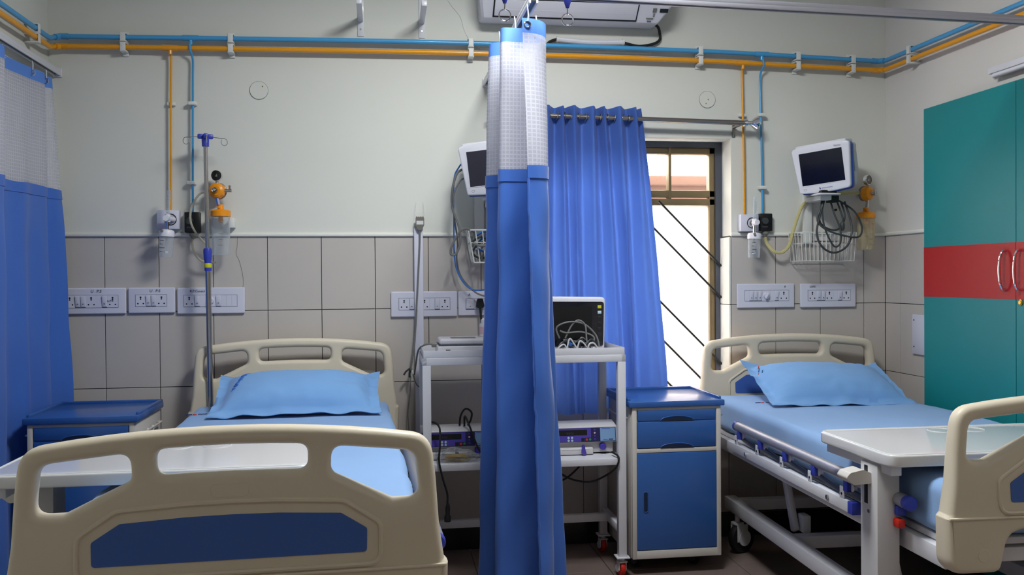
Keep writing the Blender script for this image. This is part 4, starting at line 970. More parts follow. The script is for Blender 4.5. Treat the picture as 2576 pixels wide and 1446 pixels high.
# ================================================================== GAS OUTLETS, FLOWMETERS, SUCTION
def oxygen_outlet(label, x, z, w=0.098, h=0.088):
    t = thing('oxygen_outlet', label, 'gas outlet', (x, D, z), group='white oxygen outlets')
    MB().box(-w / 2, w / 2, -0.048, -0.0035, -h / 2, h / 2, 0.004).build('box', 'plate_white', t)
    MB().lathe([(0.0, 0.006), (0.010, 0.006), (0.012, 0.003), (0.012, 0.0), (0, 0)], (0.012, -0.048, 0), (0, -1, 0), 24).build('valve', 'dial_grey', t)
    for r in (0.016, 0.0255):
        ring = [(0.012 + r * math.cos(a), -0.049, r * math.sin(a)) for a in [2 * PI * i / 28 for i in range(28)]]
        MB().tube(ring, 0.0022 if r > 0.02 else 0.003, 6, closed=True).build('valve_ring', 'black' if r > 0.02 else 'clear', t)
    return t
def flowmeter(label, x, y, ztop, tilt):
    t = thing('oxygen_flowmeter', label, 'flowmeter', (x, y, ztop - 0.16), (0, tilt, 0), group='oxygen flowmeters with humidifier jars')
    MB().lathe([(0.0, 0.165), (0.009, 0.165), (0.009, 0.05), (0.0, 0.05)], n=18).build('sight_tube', 'clear', t)
    MB().cyl((0, 0, 0.05), (0, 0, 0.155), 0.0035, n=10).build('scale_rod', 'clear', t)
    sc = MB()
    for k in range(7): sc.box(-0.004, 0.004, -0.0096, -0.0088, 0.062 + 0.012 * k, 0.0632 + 0.012 * k)
    sc.build('scale_marks', 'dial_grey', t)
    b = MB(); b.cyl((0, 0, 0.02), (0, 0, 0.055), 0.013, n=18); b.cyl((0, -0.008, 0.036), (0, -0.034, 0.036), 0.015, 0.013, n=18); b.cyl((0, 0, 0.036), (0.015, 0.055, 0.036), 0.011, n=14); b.build('valve_body', 'white_plastic', t)
    MB().cyl((0, 0, -0.02), (0, 0, 0.022), 0.0075, n=8).build('nut', 'chrome', t)
    MB().lathe([(0.0, -0.012), (0.018, -0.014), (0.030, -0.018), (0.034, -0.026), (0.034, -0.046), (0.0, -0.046)], n=28).build('jar_lid', 'white_plastic', t)
    MB().cyl((-0.01, -0.02, -0.024), (-0.016, -0.042, -0.022), 0.006, n=12).build('outlet_port', 'dial_grey', t)
    j = MB(); j.lathe([(0.030, -0.045), (0.0305, -0.06), (0.0295, -0.135), (0.027, -0.140), (0.0, -0.140)], n=28); j.build('humidifier_jar', 'clear', t)
    MB().tube([(0, 0, -0.04), (0, 0, -0.115)], 0.004, 8).build('dip_tube', 'clear', t)
    MB().cyl((0, 0, -0.113), (0, 0, -0.122), 0.009, n=12).build('diffuser_tip', 'white_plastic', t)
    p = MB()
    for k, w in enumerate((0.018, 0.012, 0.022, 0.014)): p.box(-0.022, -0.022 + w, -0.0310 + 0.006 * (k % 2), -0.0295 + 0.006 * (k % 2), -0.066 - 0.017 * k, -0.0635 - 0.017 * k)
    p.build('level_marks', 'ink', t)
    return t
def vacuum_outlet(label, x, z, w=0.070, h=0.096):
    t = thing('vacuum_outlet', label, 'gas outlet', (x, D, z), group='black vacuum outlets')
    MB().box(-w / 2, w / 2, -0.040, -0.0035, -h / 2, h / 2, 0.005).build('box', 'black', t)
    MB().box(-w / 2 - 0.006, w / 2 - 0.012, -0.008, -0.0034, -h / 2 - 0.004, h / 2 + 0.012, 0.002).build('backplate', 'clamp_white', t)
    MB().lathe([(0.0, 0.012), (0.016, 0.012), (0.018, 0.0), (0, 0)], (-0.01, -0.040, 0.006), (0, -1, 0), 20).build('probe', 'cable_dark', t)
    text('VACUUM', 0.007, 'cable_grey', t, (-0.024, -0.0410, -0.026), name='marking')
    MB().lathe([(0.006, -h / 2 + 0.002), (0.016, -h / 2 - 0.004), (0.016, -h / 2 - 0.014), (0.006, -h / 2 - 0.026), (0.004, -h / 2 - 0.036), (0, -h / 2 - 0.036)], (0, -0.024, 0), n=18).build('trap', 'dial_grey', t)
    return t
def suction_unit(label, x, z, jar_mat, jx, jw, jtop, jbot, yaw, dial):
    """z: height of the orange regulator body; jar values are relative to x, z"""
    t = thing('suction_unit', label, 'suction regulator', (x, D - 0.075, z), (0, 0, 0), group='orange suction regulators')
    Ry = Matrix.Rotation(yaw, 3, 'Z'); f = Ry @ Vector((0, -1, 0)); s = Ry @ Vector((1, 0, 0))
    MB().lathe([(0.0, -0.028), (0.030, -0.026), (0.037, -0.018), (0.038, 0.004), (0.033, 0.016), (0.022, 0.024), (0.0, 0.026)], (0, 0, 0), f, 10).build('regulator_body', 'orange_plastic', t, ang=25)
    MB().lathe([(0.036, -0.028), (0.039, -0.026), (0.039, -0.018), (0.036, -0.016)], (0, 0, 0), f, 24).build('body_ring', 'dial_grey', t)
    MB().lathe([(0.0, 0.046), (0.006, 0.046), (0.006, 0.040), (0.0115, 0.044), (0.0125, 0.022), (0, 0.022)], (0, 0, 0), f, 18).build('knob', 'steel', t)
    g = Vector((0, 0, 0.069))
    MB().lathe([(0.0, -0.012), (0.022, -0.012), (0.0255, -0.008), (0.0255, 0.010), (0.0235, 0.010), (0.0235, 0.006), (0, 0.006)], g, f, 28).build('gauge_case', 'chrome', t)
    MB().lathe([(0.0, 0.0075), (0.0232, 0.0075), (0.0232, 0.005), (0, 0.005)], g, f, 28).build('gauge_dial', dial, t)
    nd = MB(); up = Vector((0, 0, 1)); c0 = g + f * 0.0085
    nd.add([c0 + s * -0.007 - up * 0.004, c0 + s * 0.004 - up * 0.006, c0 + s * 0.003 + up * 0.010], [(0, 1, 2)]); nd.build('needle', 'dial_grey' if dial == 'dial_black' else 'cable_white', t)
    MB().cyl((0, 0, 0.034), (0, 0, 0.048), 0.007, n=8).build('gauge_neck', 'dark_steel', t)
    MB().cyl(s * 0.034, s * 0.066, 0.008, n=14).build('port', 'steel', t); MB().cyl(s * 0.058 + up * 0.002, s * 0.058 + up * 0.024, 0.006, n=10).build('port_tap', 'steel', t)
    MB().cyl((0, 0, -0.030), (jx * 0.5, 0, jtop + 0.045), 0.0085, n=6).build('connector', 'chrome', t)
    MB().cyl((0, 0.02, 0), (0, 0.072, 0), 0.012, n=12).build('wall_stub', 'dark_steel', t)
    c = (jx, -0.005, 0)
    lid = MB(); lid.lathe([(0.0, jtop + 0.055), (0.012, jtop + 0.055), (0.014, jtop + 0.034), (jw * 0.9, jtop + 0.030), (jw + 0.003, jtop + 0.024), (jw + 0.003, jtop), (0, jtop)], c, n=28)
    lid.cyl((jx - 0.004, -0.016, jtop + 0.042), (jx - 0.008, -0.034, jtop + 0.040), 0.006, n=10); lid.build('jar_lid', 'orange_plastic', t)
    MB().lathe([(jw - 0.001, jtop + 0.004), (jw, jtop - 0.01), (jw - 0.003, jbot + 0.006), (jw - 0.006, jbot), (0, jbot)], c, n=28).build('collection_jar', jar_mat, t)
    MB().lathe([(0.0, jtop - 0.0), (0.010, jtop - 0.0), (0.012, jtop - 0.022), (0.006, jtop - 0.028), (0.0, jtop - 0.028)], c, n=14).build('float_valve', 'orange_plastic', t)
    mk = MB()
    for k in range(5): mk.box(jx - 0.004 + 0.01 * (k < 2), jx + 0.016, -0.005 - jw - 0.0006, -0.005 - jw + 0.003, jtop - 0.03 - 0.026 * k, jtop - 0.0285 - 0.026 * k)
    mk.build('level_marks', 'dial_grey', t)
    b = MB(); b.box(jx + jw * 0.7, jx + jw + 0.014, 0.02, 0.072, jtop - 0.05, jtop - 0.004, 0.003); b.build('jar_bracket', 'orange_plastic' if jar_mat != 'clear' else 'clamp_white', t)
    return t
oxygen_outlet('white oxygen outlet box under the orange pipe, over the left bed', -0.992, 1.610)
flowmeter('clear flowmeter with humidifier jar in the oxygen outlet left of the drip pole', -0.982, D - 0.105, 1.735, 0.06)
vacuum_outlet('black vacuum outlet under the blue pipe, left of the drip pole', -0.886, 1.598)
suction_unit('orange suction regulator with clear jar behind the drip pole', -0.766, 1.742, 'clear', 0.016, 0.042, -0.120, -0.298, -0.1, 'dial_black')
oxygen_outlet('white oxygen outlet box beside the window', 1.832, 1.598, 0.096, 0.086)
flowmeter('clear flowmeter with humidifier jar beside the window', 1.832, D - 0.105, 1.720, 0.03)
vacuum_outlet('black vacuum outlet under the blue pipe, beside the window', 1.925, 1.602, 0.066, 0.090)
suction_unit('orange suction regulator with yellowed jar right of the wall monitor', 2.455, 1.748, 'clear_yellow', -0.012, 0.044, -0.128, -0.290, 0.45, 'dial_grey')

def hose(name, label, cat, pts, r, m, smooth=6, n=8):
    o = MB().tube(pts, r, n, smooth=smooth).build(name, m); return tag(o, label, cat)
yh = D - 0.06
hose('suction_hose', 'clear suction hose curling from the black outlet to the regulator behind the drip pole', 'hose',
     [(-0.812, D - 0.08, 1.738), (-0.845, yh, 1.728), (-0.872, yh, 1.690), (-0.884, yh - 0.02, 1.640), (-0.880, yh - 0.03, 1.590), (-0.860, yh - 0.02, 1.545), (-0.830, yh, 1.505), (-0.80, yh, 1.475)], 0.0052, 'tube_clear')
hose('suction_hose', 'clear suction hose looping below the black outlet left of the drip pole', 'hose',
     [(-0.887, D - 0.026, 1.520), (-0.887, D - 0.03, 1.490), (-0.872, yh, 1.455), (-0.850, yh, 1.425), (-0.815, yh, 1.408), (-0.775, yh, 1.412)], 0.0052, 'tube_clear')
hose('suction_hose', 'yellowed suction hose sagging from the outlet beside the window to the wall monitor', 'hose',
     [(1.923, D - 0.026, 1.524), (1.928, D - 0.04, 1.49), (1.955, yh, 1.452), (1.998, yh, 1.448), (2.035, yh, 1.482), (2.056, yh, 1.55), (2.085, yh, 1.635), (2.13, yh + 0.02, 1.70), (2.22, yh + 0.04, 1.735), (2.33, yh + 0.03, 1.75), (2.415, D - 0.07, 1.752)], 0.0085, 'tube_yellow')
# ================================================================== WALL MONITORS
def wall_monitor(label, loc, rot, plate_x, screen_mat):
    t = thing('patient_monitor', label, 'monitor', loc, rot, group='wall-mounted patient monitors')
    W, H = 0.142, 0.117
    arc = [(0.142 * math.cos(a) * 1.0, 0.100 + 0.020 * math.sin(a)) for a in [PI * i / 10 for i in range(1, 10)]]
    front = round_poly([(-W + 0.018, -H, 0.012), (-0.05, -H - 0.006, 0), (0.05, -H - 0.006, 0), (W - 0.018, -H, 0.02), (W, 0.095, 0.012)] + [(p[0], p[1], 0) for p in arc] + [(-W, 0.095, 0.012)], 0.0, 5)
    # the case narrows towards the bottom
    b = panel(front, [], 0.030, 0.007, 3); b.v = [(v[0], v[1] - 0.045, v[2]) for v in b.v]; bz = b.build('bezel', 'monitor_white', t, ang=50)
    mid = [(u * 1.01 + 0.004, v * 1.0 - 0.006) for u, v in front]
    b = panel(mid, [], 0.030, 0.006, 2); b.v = [(v[0], v[1] - 0.018, v[2]) for v in b.v]; b.build('blue_band', 'monitor_blue', t, ang=50)
    back = [(u * 0.96 + 0.002, v * 0.95) for u, v in front]
    b = panel(back, [], 0.085, 0.012, 3); b.v = [(v[0], v[1] + 0.036, v[2]) for v in b.v]; b.build('rear_case', 'monitor_side', t, ang=50)
    b = panel([(u * 0.99, v + 0.004) for u, v in front if v > -0.2], [], 0.10, 0.012, 3)
    b.v = [(v[0], v[1] + 0.02, 0.085 + (v[2] - 0.085) * 0.98) for v in b.v if True]
    b.f = b.f; hood = MB(); hood.box(-0.125, 0.125, -0.05, 0.07, 0.100, 0.121, 0.01, 3); hood.build('top_hood', 'monitor_white', t)
    MB().box(-0.106, 0.104, -0.0612, -0.055, -0.080, 0.080, 0.001, 1).build('screen', screen_mat, bz, flat=True)
    fr = MB()
    for a in ((-0.109, -0.106, -0.083, 0.083), (0.104, 0.107, -0.083, 0.083), (-0.106, 0.104, 0.080, 0.083), (-0.106, 0.104, -0.083, -0.080)): fr.box(a[0], a[1], -0.0618, -0.055, a[2], a[3])
    fr.build('screen_rim', 'monitor_white', bz)
    text('Vismo', 0.0135, 'grey_groove', bz, (0.066, -0.0605, 0.0885), name='lettering')
    text('NIHON KOHDEN', 0.0066, 'monitor_blue', bz, (-0.014, -0.0605, -0.1045), name='lettering')
    MB().obox((-0.022, -0.0605, -0.1018), (0.005, 0.001, 0.010), (0, -0.3, 0)).build('emblem', 'monitor_blue', bz)
    ring = [(-0.095 + 0.007 * math.cos(a), -0.0602, -0.100 + 0.005 * math.sin(a)) for a in [2 * PI * i / 20 for i in range(20)]]
    MB().tube(ring, 0.0006, 5, closed=True).build('power_key', 'dial_grey', bz)
    MB().box(0.120, 0.1385, 0.005, 0.06, -0.04, 0.06, 0.002).build('recorder_door', 'monitor_side', t)
    return t
M1 = wall_monitor('wall monitor half hidden by the hanging curtain', (0.497, 4.13, 1.842), (math.radians(5), math.radians(-6), math.radians(-12)), 0.5, 'screen_grey')
M2 = wall_monitor('tilted wall monitor over the bed beside the cupboard', (2.172, 4.185, 1.868), (math.radians(6), math.radians(-5), math.radians(-45)), 2.2, 'screen')
def monitor_mount(label, x, xc, zt):
    t = thing('monitor_bracket', label, 'bracket', (x, D, zt - 0.2), group='monitor wall brackets'); o = (x, D, zt - 0.2)
    MB().box(x - 0.02, x + 0.13, D - 0.007, D - 0.0032, zt - 0.23, zt + 0.01, 0.002).build('wall_plate', 'wall_paint_side', t, o)
    MB().box(x - 0.075, x - 0.03, D - 0.030, D - 0.0032, zt - 0.24, zt + 0.02, 0.002).build('channel', 'clamp_white', t, o)
    MB().box(xc - 0.055, xc + 0.055, 4.125, 4.225, zt - 0.012, zt - 0.004, 0.002).build('platform', 'white_metal', t, o)
    MB().box(xc - 0.04, xc + 0.04, 4.135, 4.21, zt - 0.004, zt + 0.010, 0.002).build('platform_pad', 'black', t, o)
    MB().box(xc - 0.03, xc + 0.03, 4.17, D - 0.005, zt - 0.035, zt - 0.012, 0.003).build('arm', 'clamp_white', t, o)
    MB().box(xc + 0.035, xc + 0.075, 4.18, 4.24, zt - 0.045, zt - 0.012, 0.003).build('clamp_block', 'ink_green', t, o)
    for dz in (-0.07, -0.19): MB().cyl((x + 0.11, D - 0.016, zt + dz), (x + 0.11, D - 0.007, zt + dz), 0.006, n=10).build('bolt', 'black', t, o)
    return t
monitor_mount('grey wall bracket under the half hidden monitor', 0.51, 0.515, 1.708)
monitor_mount('pale wall bracket under the tilted monitor', 2.205, 2.165, 1.738)

def basket(label, x0, x1, z0, z1, y0, y1, taper, nv, r):
    t = thing('wire_basket', label, 'basket', ((x0 + x1) / 2, D, z0), group='wire baskets under the monitors'); o = ((x0 + x1) / 2, D, z0)
    def ringz(f):
        k = taper * (1 - f); z = z0 + (z1 - z0) * f
        return [(x0 + k, y0 + k * 0.5, z), (x1 - k, y0 + k * 0.5, z), (x1 - k, y1, z), (x0 + k, y1, z)]
    for f, rr in ((1.0, r * 1.5), (0.62, r), (0.0, r * 1.2)):
        MB().tube(round_poly_3(ringz(f), 0.015), rr, 6, closed=True).build('rim_wire', 'clamp_white', t, o)
    w = MB()
    for i in range(nv + 1):
        a = i / nv; xt, xb = x0 + (x1 - x0) * a, x0 + taper + (x1 - x0 - 2 * taper) * a
        w.tube([(xt, y0, z1), (xb, y0 + taper * 0.5, z0), (xb, y1, z0), (xt, y1, z1)], r, 5)
    for k in range(1, 4):
        yy = y0 + (y1 - y0) * k / 4
        w.tube([(x0, yy, z1), (x0 + taper, yy, z0), (x1 - taper, yy, z0), (x1, yy, z1)], r, 5)
    w.build('wires', 'clamp_white', t, o); return t
def round_poly_3(P, r):
    z = P[0][2]; return [(u, v, z) for u, v in round_poly([(p[0], p[1]) for p in P], r, 4)]
basket('white wire basket under the tilted monitor', 2.055, 2.350, 1.402, 1.545, 4.215, 4.352, 0.010, 13, 0.0017)
basket('white wire basket full of cables beside the hanging curtain', 0.392, 0.69, 1.403, 1.556, 4.215, 4.352, 0.028, 9, 0.0026)

def loops(name, label, cat, sets, parent_m):
    t = thing(name, label, cat, (sets[0][0][0][0], sets[0][0][0][1], sets[0][0][0][2])); o = tuple(sets[0][0][0])
    for pts, r, m in sets: MB().tube(pts, r, 7, smooth=6).build('cable', m, t, o)
    return t
yc = 4.20
t = loops('cable_bundle', 'dark grey cables looping down from the tilted monitor over the wire basket', 'cable', [
    ([(2.175, 4.23, 1.722), (2.150, yc, 1.64), (2.125, yc - 0.01, 1.54), (2.150, yc - 0.02, 1.470), (2.215, yc - 0.02, 1.442), (2.285, yc - 0.02, 1.48), (2.318, yc, 1.57), (2.290, 4.22, 1.70)], 0.0052, 'cable_dark'),
    ([(2.265, 4.23, 1.705), (2.330, yc, 1.65), (2.370, yc, 1.575), (2.345, yc - 0.02, 1.522), (2.265, yc - 0.03, 1.525), (2.175, yc - 0.02, 1.555), (2.135, yc, 1.60), (2.150, yc, 1.66), (2.185, 4.23, 1.715)], 0.0048, 'cable_dark'),
    ([(2.215, 4.23, 1.72), (2.222, yc, 1.64), (2.245, yc - 0.02, 1.56), (2.240, yc - 0.03, 1.490), (2.205, yc - 0.03, 1.475), (2.165, yc - 0.02, 1.56), (2.160, yc, 1.65), (2.19, 4.23, 1.715)], 0.0046, 'cable_dark'),
    ([(2.275, 4.23, 1.70), (2.280, yc, 1.63), (2.265, yc, 1.58), (2.225, yc - 0.01, 1.555), (2.175, yc, 1.57), (2.145, yc, 1.61), (2.165, yc, 1.69)], 0.0046, 'cable_dark'),
    ([(2.255, 4.23, 1.70), (2.262, yc - 0.01, 1.62), (2.262, yc - 0.01, 1.585)], 0.0045, 'cable_dark')], None)
MB().lathe([(0.0, 0.0), (0.006, 0.0), (0.011, 0.012), (0.011, 0.036), (0.006, 0.044), (0, 0.044)], (2.262 - 2.175, yc - 0.01 - 4.23, 1.552 - 1.722), n=14).build('connector', 'cable_dark', t)
loops('cable_bundle', 'grey and blue cables hanging from the left side of the half hidden monitor', 'cable', [
    ([(0.368, 4.14, 1.870), (0.345, 4.16, 1.845), (0.324, 4.19, 1.79), (0.326, 4.24, 1.62), (0.329, 4.28, 1.45), (0.345, 4.29, 1.36), (0.385, 4.29, 1.295), (0.436, 4.28, 1.270), (0.52, 4.24, 1.285)], 0.0036, 'cable_blue'),
    ([(0.368, 4.14, 1.835), (0.335, 4.15, 1.815), (0.314, 4.17, 1.74), (0.316, 4.20, 1.66), (0.345, 4.20, 1.575), (0.352, 4.20, 1.50), (0.332, 4.20, 1.445), (0.308, 4.20, 1.44), (0.310, 4.20, 1.475), (0.340, 4.20, 1.535), (0.375, 4.20, 1.562), (0.42, 4.24, 1.55)], 0.0058, 'cable_grey'),
    ([(0.372, 4.14, 1.795), (0.345, 4.15, 1.775), (0.320, 4.17, 1.71), (0.326, 4.22, 1.62), (0.345, 4.27, 1.50), (0.342, 4.30, 1.42), (0.360, 4.31, 1.345), (0.40, 4.31, 1.29), (0.45, 4.31, 1.25), (0.52, 4.30, 1.235)], 0.0042, 'cable_grey')], None)
bs = []
for i in range(9):
    cx, cz = 0.46 + 0.022 * i, 1.47 + 0.035 * math.sin(i * 2.1)
    bs.append(([(cx - 0.05, 4.25, cz + 0.03), (cx, 4.235, cz + 0.055), (cx + 0.05, 4.26, cz + 0.02), (cx + 0.01, 4.29, cz - 0.045), (cx - 0.045, 4.27, cz - 0.02), (cx, 4.24, cz + 0.03), (cx + 0.04, 4.25, cz - 0.03)], 0.0052, ('cable_dark', 'cable_blue', 'cable_grey')[i % 3]))
bs.append(([(0.41, 4.213, 1.495), (0.45, 4.207, 1.482), (0.52, 4.206, 1.490), (0.60, 4.21, 1.50)], 0.0065, 'cable_grey'))
loops('cable_bundle', 'coiled dark and blue cables heaped in the basket beside the hanging curtain', 'cable', bs, None)

# vertical trunking with sensor cable
t = thing('cable_trunking', 'white vertical cable trunking on the wall left of the trolley', 'trunking', (0.163, D, 0.13)); o_ = (0.163, D, 0.13)
MB().box(0.140, 0.183, D - 0.030, D - 0.0005, 0.125, 1.572, 0.003).build('channel', 'plate_white', t, o_)
t = thing('sensor_lead', 'grey sensor block and cable hanging down the white trunking', 'cable', (0.167, D - 0.05, 1.56)); o_ = (0.167, D - 0.05, 1.56)
MB().prism(round_poly([(0.1475, 1.622), (0.1475, 1.585), (0.160, 1.560), (0.176, 1.560), (0.1885, 1.585), (0.1885, 1.622)], 0.006, 4), lambda u, v, tt: (u, tt, v), D - 0.052, D - 0.0325).build('sensor_block', 'dial_grey', t, o_)
MB().box(0.1515, 0.1845, D - 0.0535, D - 0.051, 1.588, 1.606).build('sensor_label', 'cable_white', t, o_)
for k in range(4): MB().cyl((0.153 + 0.010 * k, D - 0.042, 1.620), (0.153 + 0.010 * k, D - 0.042, 1.626), 0.004, n=8).build('sensor_pin', 'dial_grey', t, o_)
MB().tube([(0.152, D - 0.012, 1.70), (0.1475, D - 0.020, 1.66), (0.150, D - 0.035, 1.628), (0.186, D - 0.035, 1.628), (0.189, D - 0.020, 1.66), (0.186, D - 0.012, 1.70)], 0.0012, 5, smooth=4).build('hanging_loop', 'clear', t, o_)
MB().tube([(0.168, D - 0.045, 1.560), (0.167, D - 0.040, 1.50), (0.158, D - 0.038, 1.33), (0.146, D - 0.04, 1.14), (0.138, D - 0.05, 1.02), (0.124, D - 0.06, 0.93), (0.116, D - 0.06, 0.88)], 0.0042, 7, smooth=5).build('cable', 'cable_grey', t, o_)
MB().tube([(0.150, D - 0.045, 1.18), (0.143, D - 0.05, 1.08), (0.130, D - 0.06, 0.98), (0.118, D - 0.06, 0.90)], 0.0035, 7, smooth=5).build('cable', 'cable_grey', t, o_)
for k, (dx, dz) in enumerate(((-0.028, 0.0), (0.0, -0.012), (0.018, 0.004), (0.010, 0.02))):
    MB().tube([(0.116, D - 0.06, 0.90), (0.112 + dx * 0.6, D - 0.065, 0.885 + dz), (0.112 + dx, D - 0.065, 0.868 + dz)], 0.005, 6).build('lead_clip', ('cable_dark', 'ink_green', 'cable_white', 'dial_grey')[k], t, o_)
MB().tube([(0.118, D - 0.06, 0.86), (0.112, D - 0.05, 0.76), (0.103, D - 0.04, 0.68), (0.108, D - 0.04, 0.58), (0.110, D - 0.04, 0.45)], 0.0028, 6, smooth=5).build('cable', 'cable_grey', t, o_)
MB().tube([(0.128, D - 0.06, 0.87), (0.145, D - 0.05, 0.82), (0.17, D - 0.04, 0.80)], 0.0028, 6, smooth=4).build('cable', 'cable_grey', t, o_)

# black plug
t = thing('power_plug', 'black power plug with its cord in the socket beside the hanging curtain', 'plug', (0.457, D - 0.02, 1.205))
MB().prism(round_poly([(-0.020, -0.012), (-0.013, -0.022), (0.013, -0.022), (0.020, -0.012), (0.013, 0.024), (-0.013, 0.024)], 0.007, 4), lambda u, v, tt: (u, tt, v), -0.028, 0.0035).build('plug_body', 'black', t)
MB().tube([(0, -0.016, -0.018), (0.002, -0.022, -0.05), (0.004, -0.03, -0.10), (0.004, -0.05, -0.16)], lambda f: 0.0068 - 0.003 * f, 8, smooth=4).build('cord', 'black', t)

# ================================================================== ON THE TROLLEY
TZ = 0.9903
t = thing('ecg_recorder', 'flat white recorder box on the trolley tray, left of the hanging curtain', 'medical device', (0.42, 4.04, TZ)); o_ = (0.42, 4.04, TZ)
MB().box(0.226, 0.640, 3.935, 4.150, TZ, TZ + 0.040, 0.006, 3).build('base', 'white_plastic', t, o_)
MB().box(0.232, 0.636, 3.938, 4.147, TZ + 0.041, TZ + 0.0425).build('parting_line', 'grey_groove', t, o_)
l = MB(); l.box(0.236, 0.632, 3.950, 4.145, TZ + 0.042, TZ + 0.070, 0.010, 3); l.build('lid', 'white_plastic', t, o_)
MB().box(0.29, 0.40, 3.99, 4.05, TZ + 0.070, TZ + 0.0715).build('keypad', 'dial_grey', t, o_)
MB().box(0.262, 0.282, 3.9335, 3.937, TZ + 0.010, TZ + 0.024).build('socket', 'black', t, o_)
MB().tube([(0.228, 4.05, TZ + 0.034), (0.20, 4.05, TZ + 0.042), (0.17, 4.06, TZ + 0.036), (0.147, 4.10, TZ + 0.01), (0.140, 4.22, TZ - 0.06), (0.135, 4.30, TZ - 0.12)], 0.0042, 7, smooth=5).build('cable', 'cable_grey', t, o_)
MB().box(0.205, 0.232, 4.042, 4.058, TZ + 0.028, TZ + 0.042, 0.003).build('cable_plug', 'cable_grey', t, o_)

t = thing('squeeze_bottle', 'small white squeeze bottle with a pointed nozzle on the recorder', 'bottle', (0.452, 4.075, TZ + 0.0705))
MB().lathe([(0.0, 0.0), (0.024, 0.0), (0.0265, 0.003), (0.0265, 0.053), (0.024, 0.060), (0.0, 0.060)], n=26).build('bottle_body', 'white_plastic', t)
MB().lathe([(0.018, 0.058), (0.019, 0.061), (0.019, 0.076), (0.013, 0.082), (0.006, 0.086), (0.0045, 0.104), (0.0, 0.105)], n=22).build('nozzle_cap', 'white_plastic', t)
MB().lathe([(0.0267, 0.012), (0.0267, 0.046)], n=26).build('bottle_label', 'button_pink', t)

t = thing('tabletop_monitor', 'black-screened patient monitor in a white case on the trolley', 'monitor', (0.86, 4.14, TZ)); o_ = (0.86, 4.14, TZ)
c = panel(round_poly([(0.69, TZ + 0.004, 0.012), (1.016, TZ + 0.004, 0.012), (1.022, TZ + 0.245, 0.022), (0.69, TZ + 0.252, 0.022)], 0.01, 6), [], 0.060, 0.010, 3); c.v = [(v[0], v[1] + 4.115, v[2]) for v in c.v]; cs = c.build('case', 'white_plastic', t, o_, ang=50)
c = panel(round_poly([(0.70, TZ + 0.016), (1.008, TZ + 0.016), (1.013, TZ + 0.224), (0.70, TZ + 0.228)], 0.014, 5), [], 0.006, 0.002, 2); c.v = [(v[0], v[1] + 4.0835, v[2]) for v in c.v]; sc_ = c.build('glass_front', 'screen', t, o_, ang=50)
MB().box(0.72, 0.955, 4.0800, 4.0812, TZ + 0.05, TZ + 0.20).build('display', 'black', sc_, o_, flat=True)
for k, m in enumerate(('button_yellow', 'button_white', 'button_dark', 'button_dark', 'button_dark', 'button_dark')):
    zz = TZ + 0.200 - 0.0255 * k
    MB().box(0.982, 1.000, 4.0785, 4.0815, zz - 0.007, zz + 0.007, 0.002).build('key', m, sc_, o_)
MB().box(0.735, 0.80, 4.10, 4.13, TZ + 0.2475, TZ + 0.250).build('top_vent', 'grey_groove', cs, o_)
b = MB(); b.box(0.74, 0.98, 4.10, 4.19, TZ, TZ + 0.02, 0.005); b.box(0.70, 1.00, 4.14, 4.19, TZ + 0.02, TZ + 0.22, 0.012, 3); b.build('rear_case', 'white_plastic', t, o_)
sets = []
base = [(0.785, 4.00), (0.80, 3.985), (0.825, 3.995), (0.85, 3.98)]
for i in range(10):
    cx, cy = 0.785 + 0.016 * i, 3.965 + 0.05 * ((i * 37) % 10) / 10; R_ = 0.022 + 0.006 * (i % 3); z0 = TZ + 0.006
    sets.append(([(cx - R_, cy, z0), (cx - R_ * 0.5, cy - 0.012, z0 + 0.02 + 0.012 * (i % 4)), (cx + R_ * 0.6, cy, z0 + 0.03 + 0.01 * (i % 3)), (cx + R_ * 1.3, cy + 0.012, z0 + 0.004), (cx + R_ * 0.2, cy + 0.02, z0), (cx - R_ * 0.6, cy + 0.008, z0 + 0.012)], 0.0034, ('cable_white', 'cable_grey', 'cable_dark')[i % 3]))
sets.append(([(0.79, 4.03, TZ + 0.06), (0.775, 4.02, TZ + 0.11), (0.83, 4.01, TZ + 0.135), (0.90, 4.01, TZ + 0.125), (0.955, 4.01, TZ + 0.075), (0.97, 4.00, TZ + 0.02)], 0.0040, 'cable_grey'))
sets.append(([(0.79, 4.02, TZ + 0.095), (0.82, 4.015, TZ + 0.085), (0.89, 4.01, TZ + 0.088), (0.945, 4.005, TZ + 0.065), (0.93, 4.00, TZ + 0.035), (0.87, 3.995, TZ + 0.045), (0.80, 3.99, TZ + 0.055)], 0.0040, 'cable_grey'))
sets.append(([(0.815, 4.02, TZ + 0.06), (0.845, 4.015, TZ + 0.12), (0.875, 4.01, TZ + 0.142), (0.905, 4.005, TZ + 0.12), (0.910, 4.00, TZ + 0.06), (0.915, 3.99, TZ + 0.02)], 0.0040, 'cable_grey'))
t = loops('cable_bundle', 'tangle of grey and white sensor cables in front of the black-screened monitor', 'cable', sets, None)
o_ = tuple(sets[0][0][0])
for (x, y, z, m) in ((0.915, 3.985, 0.012, 'dial_grey'), (0.945, 3.98, 0.010, 'cable_white'), (0.83, 3.985, 0.035, 'cable_blue'), (0.895, 3.97, 0.012, 'cable_dark')):
    MB().obox((x - o_[0], y - o_[1], TZ + z - o_[2]), (0.026, 0.012, 0.016), (0, 0.4, 0.3), 0.004).build('connector', m, t)

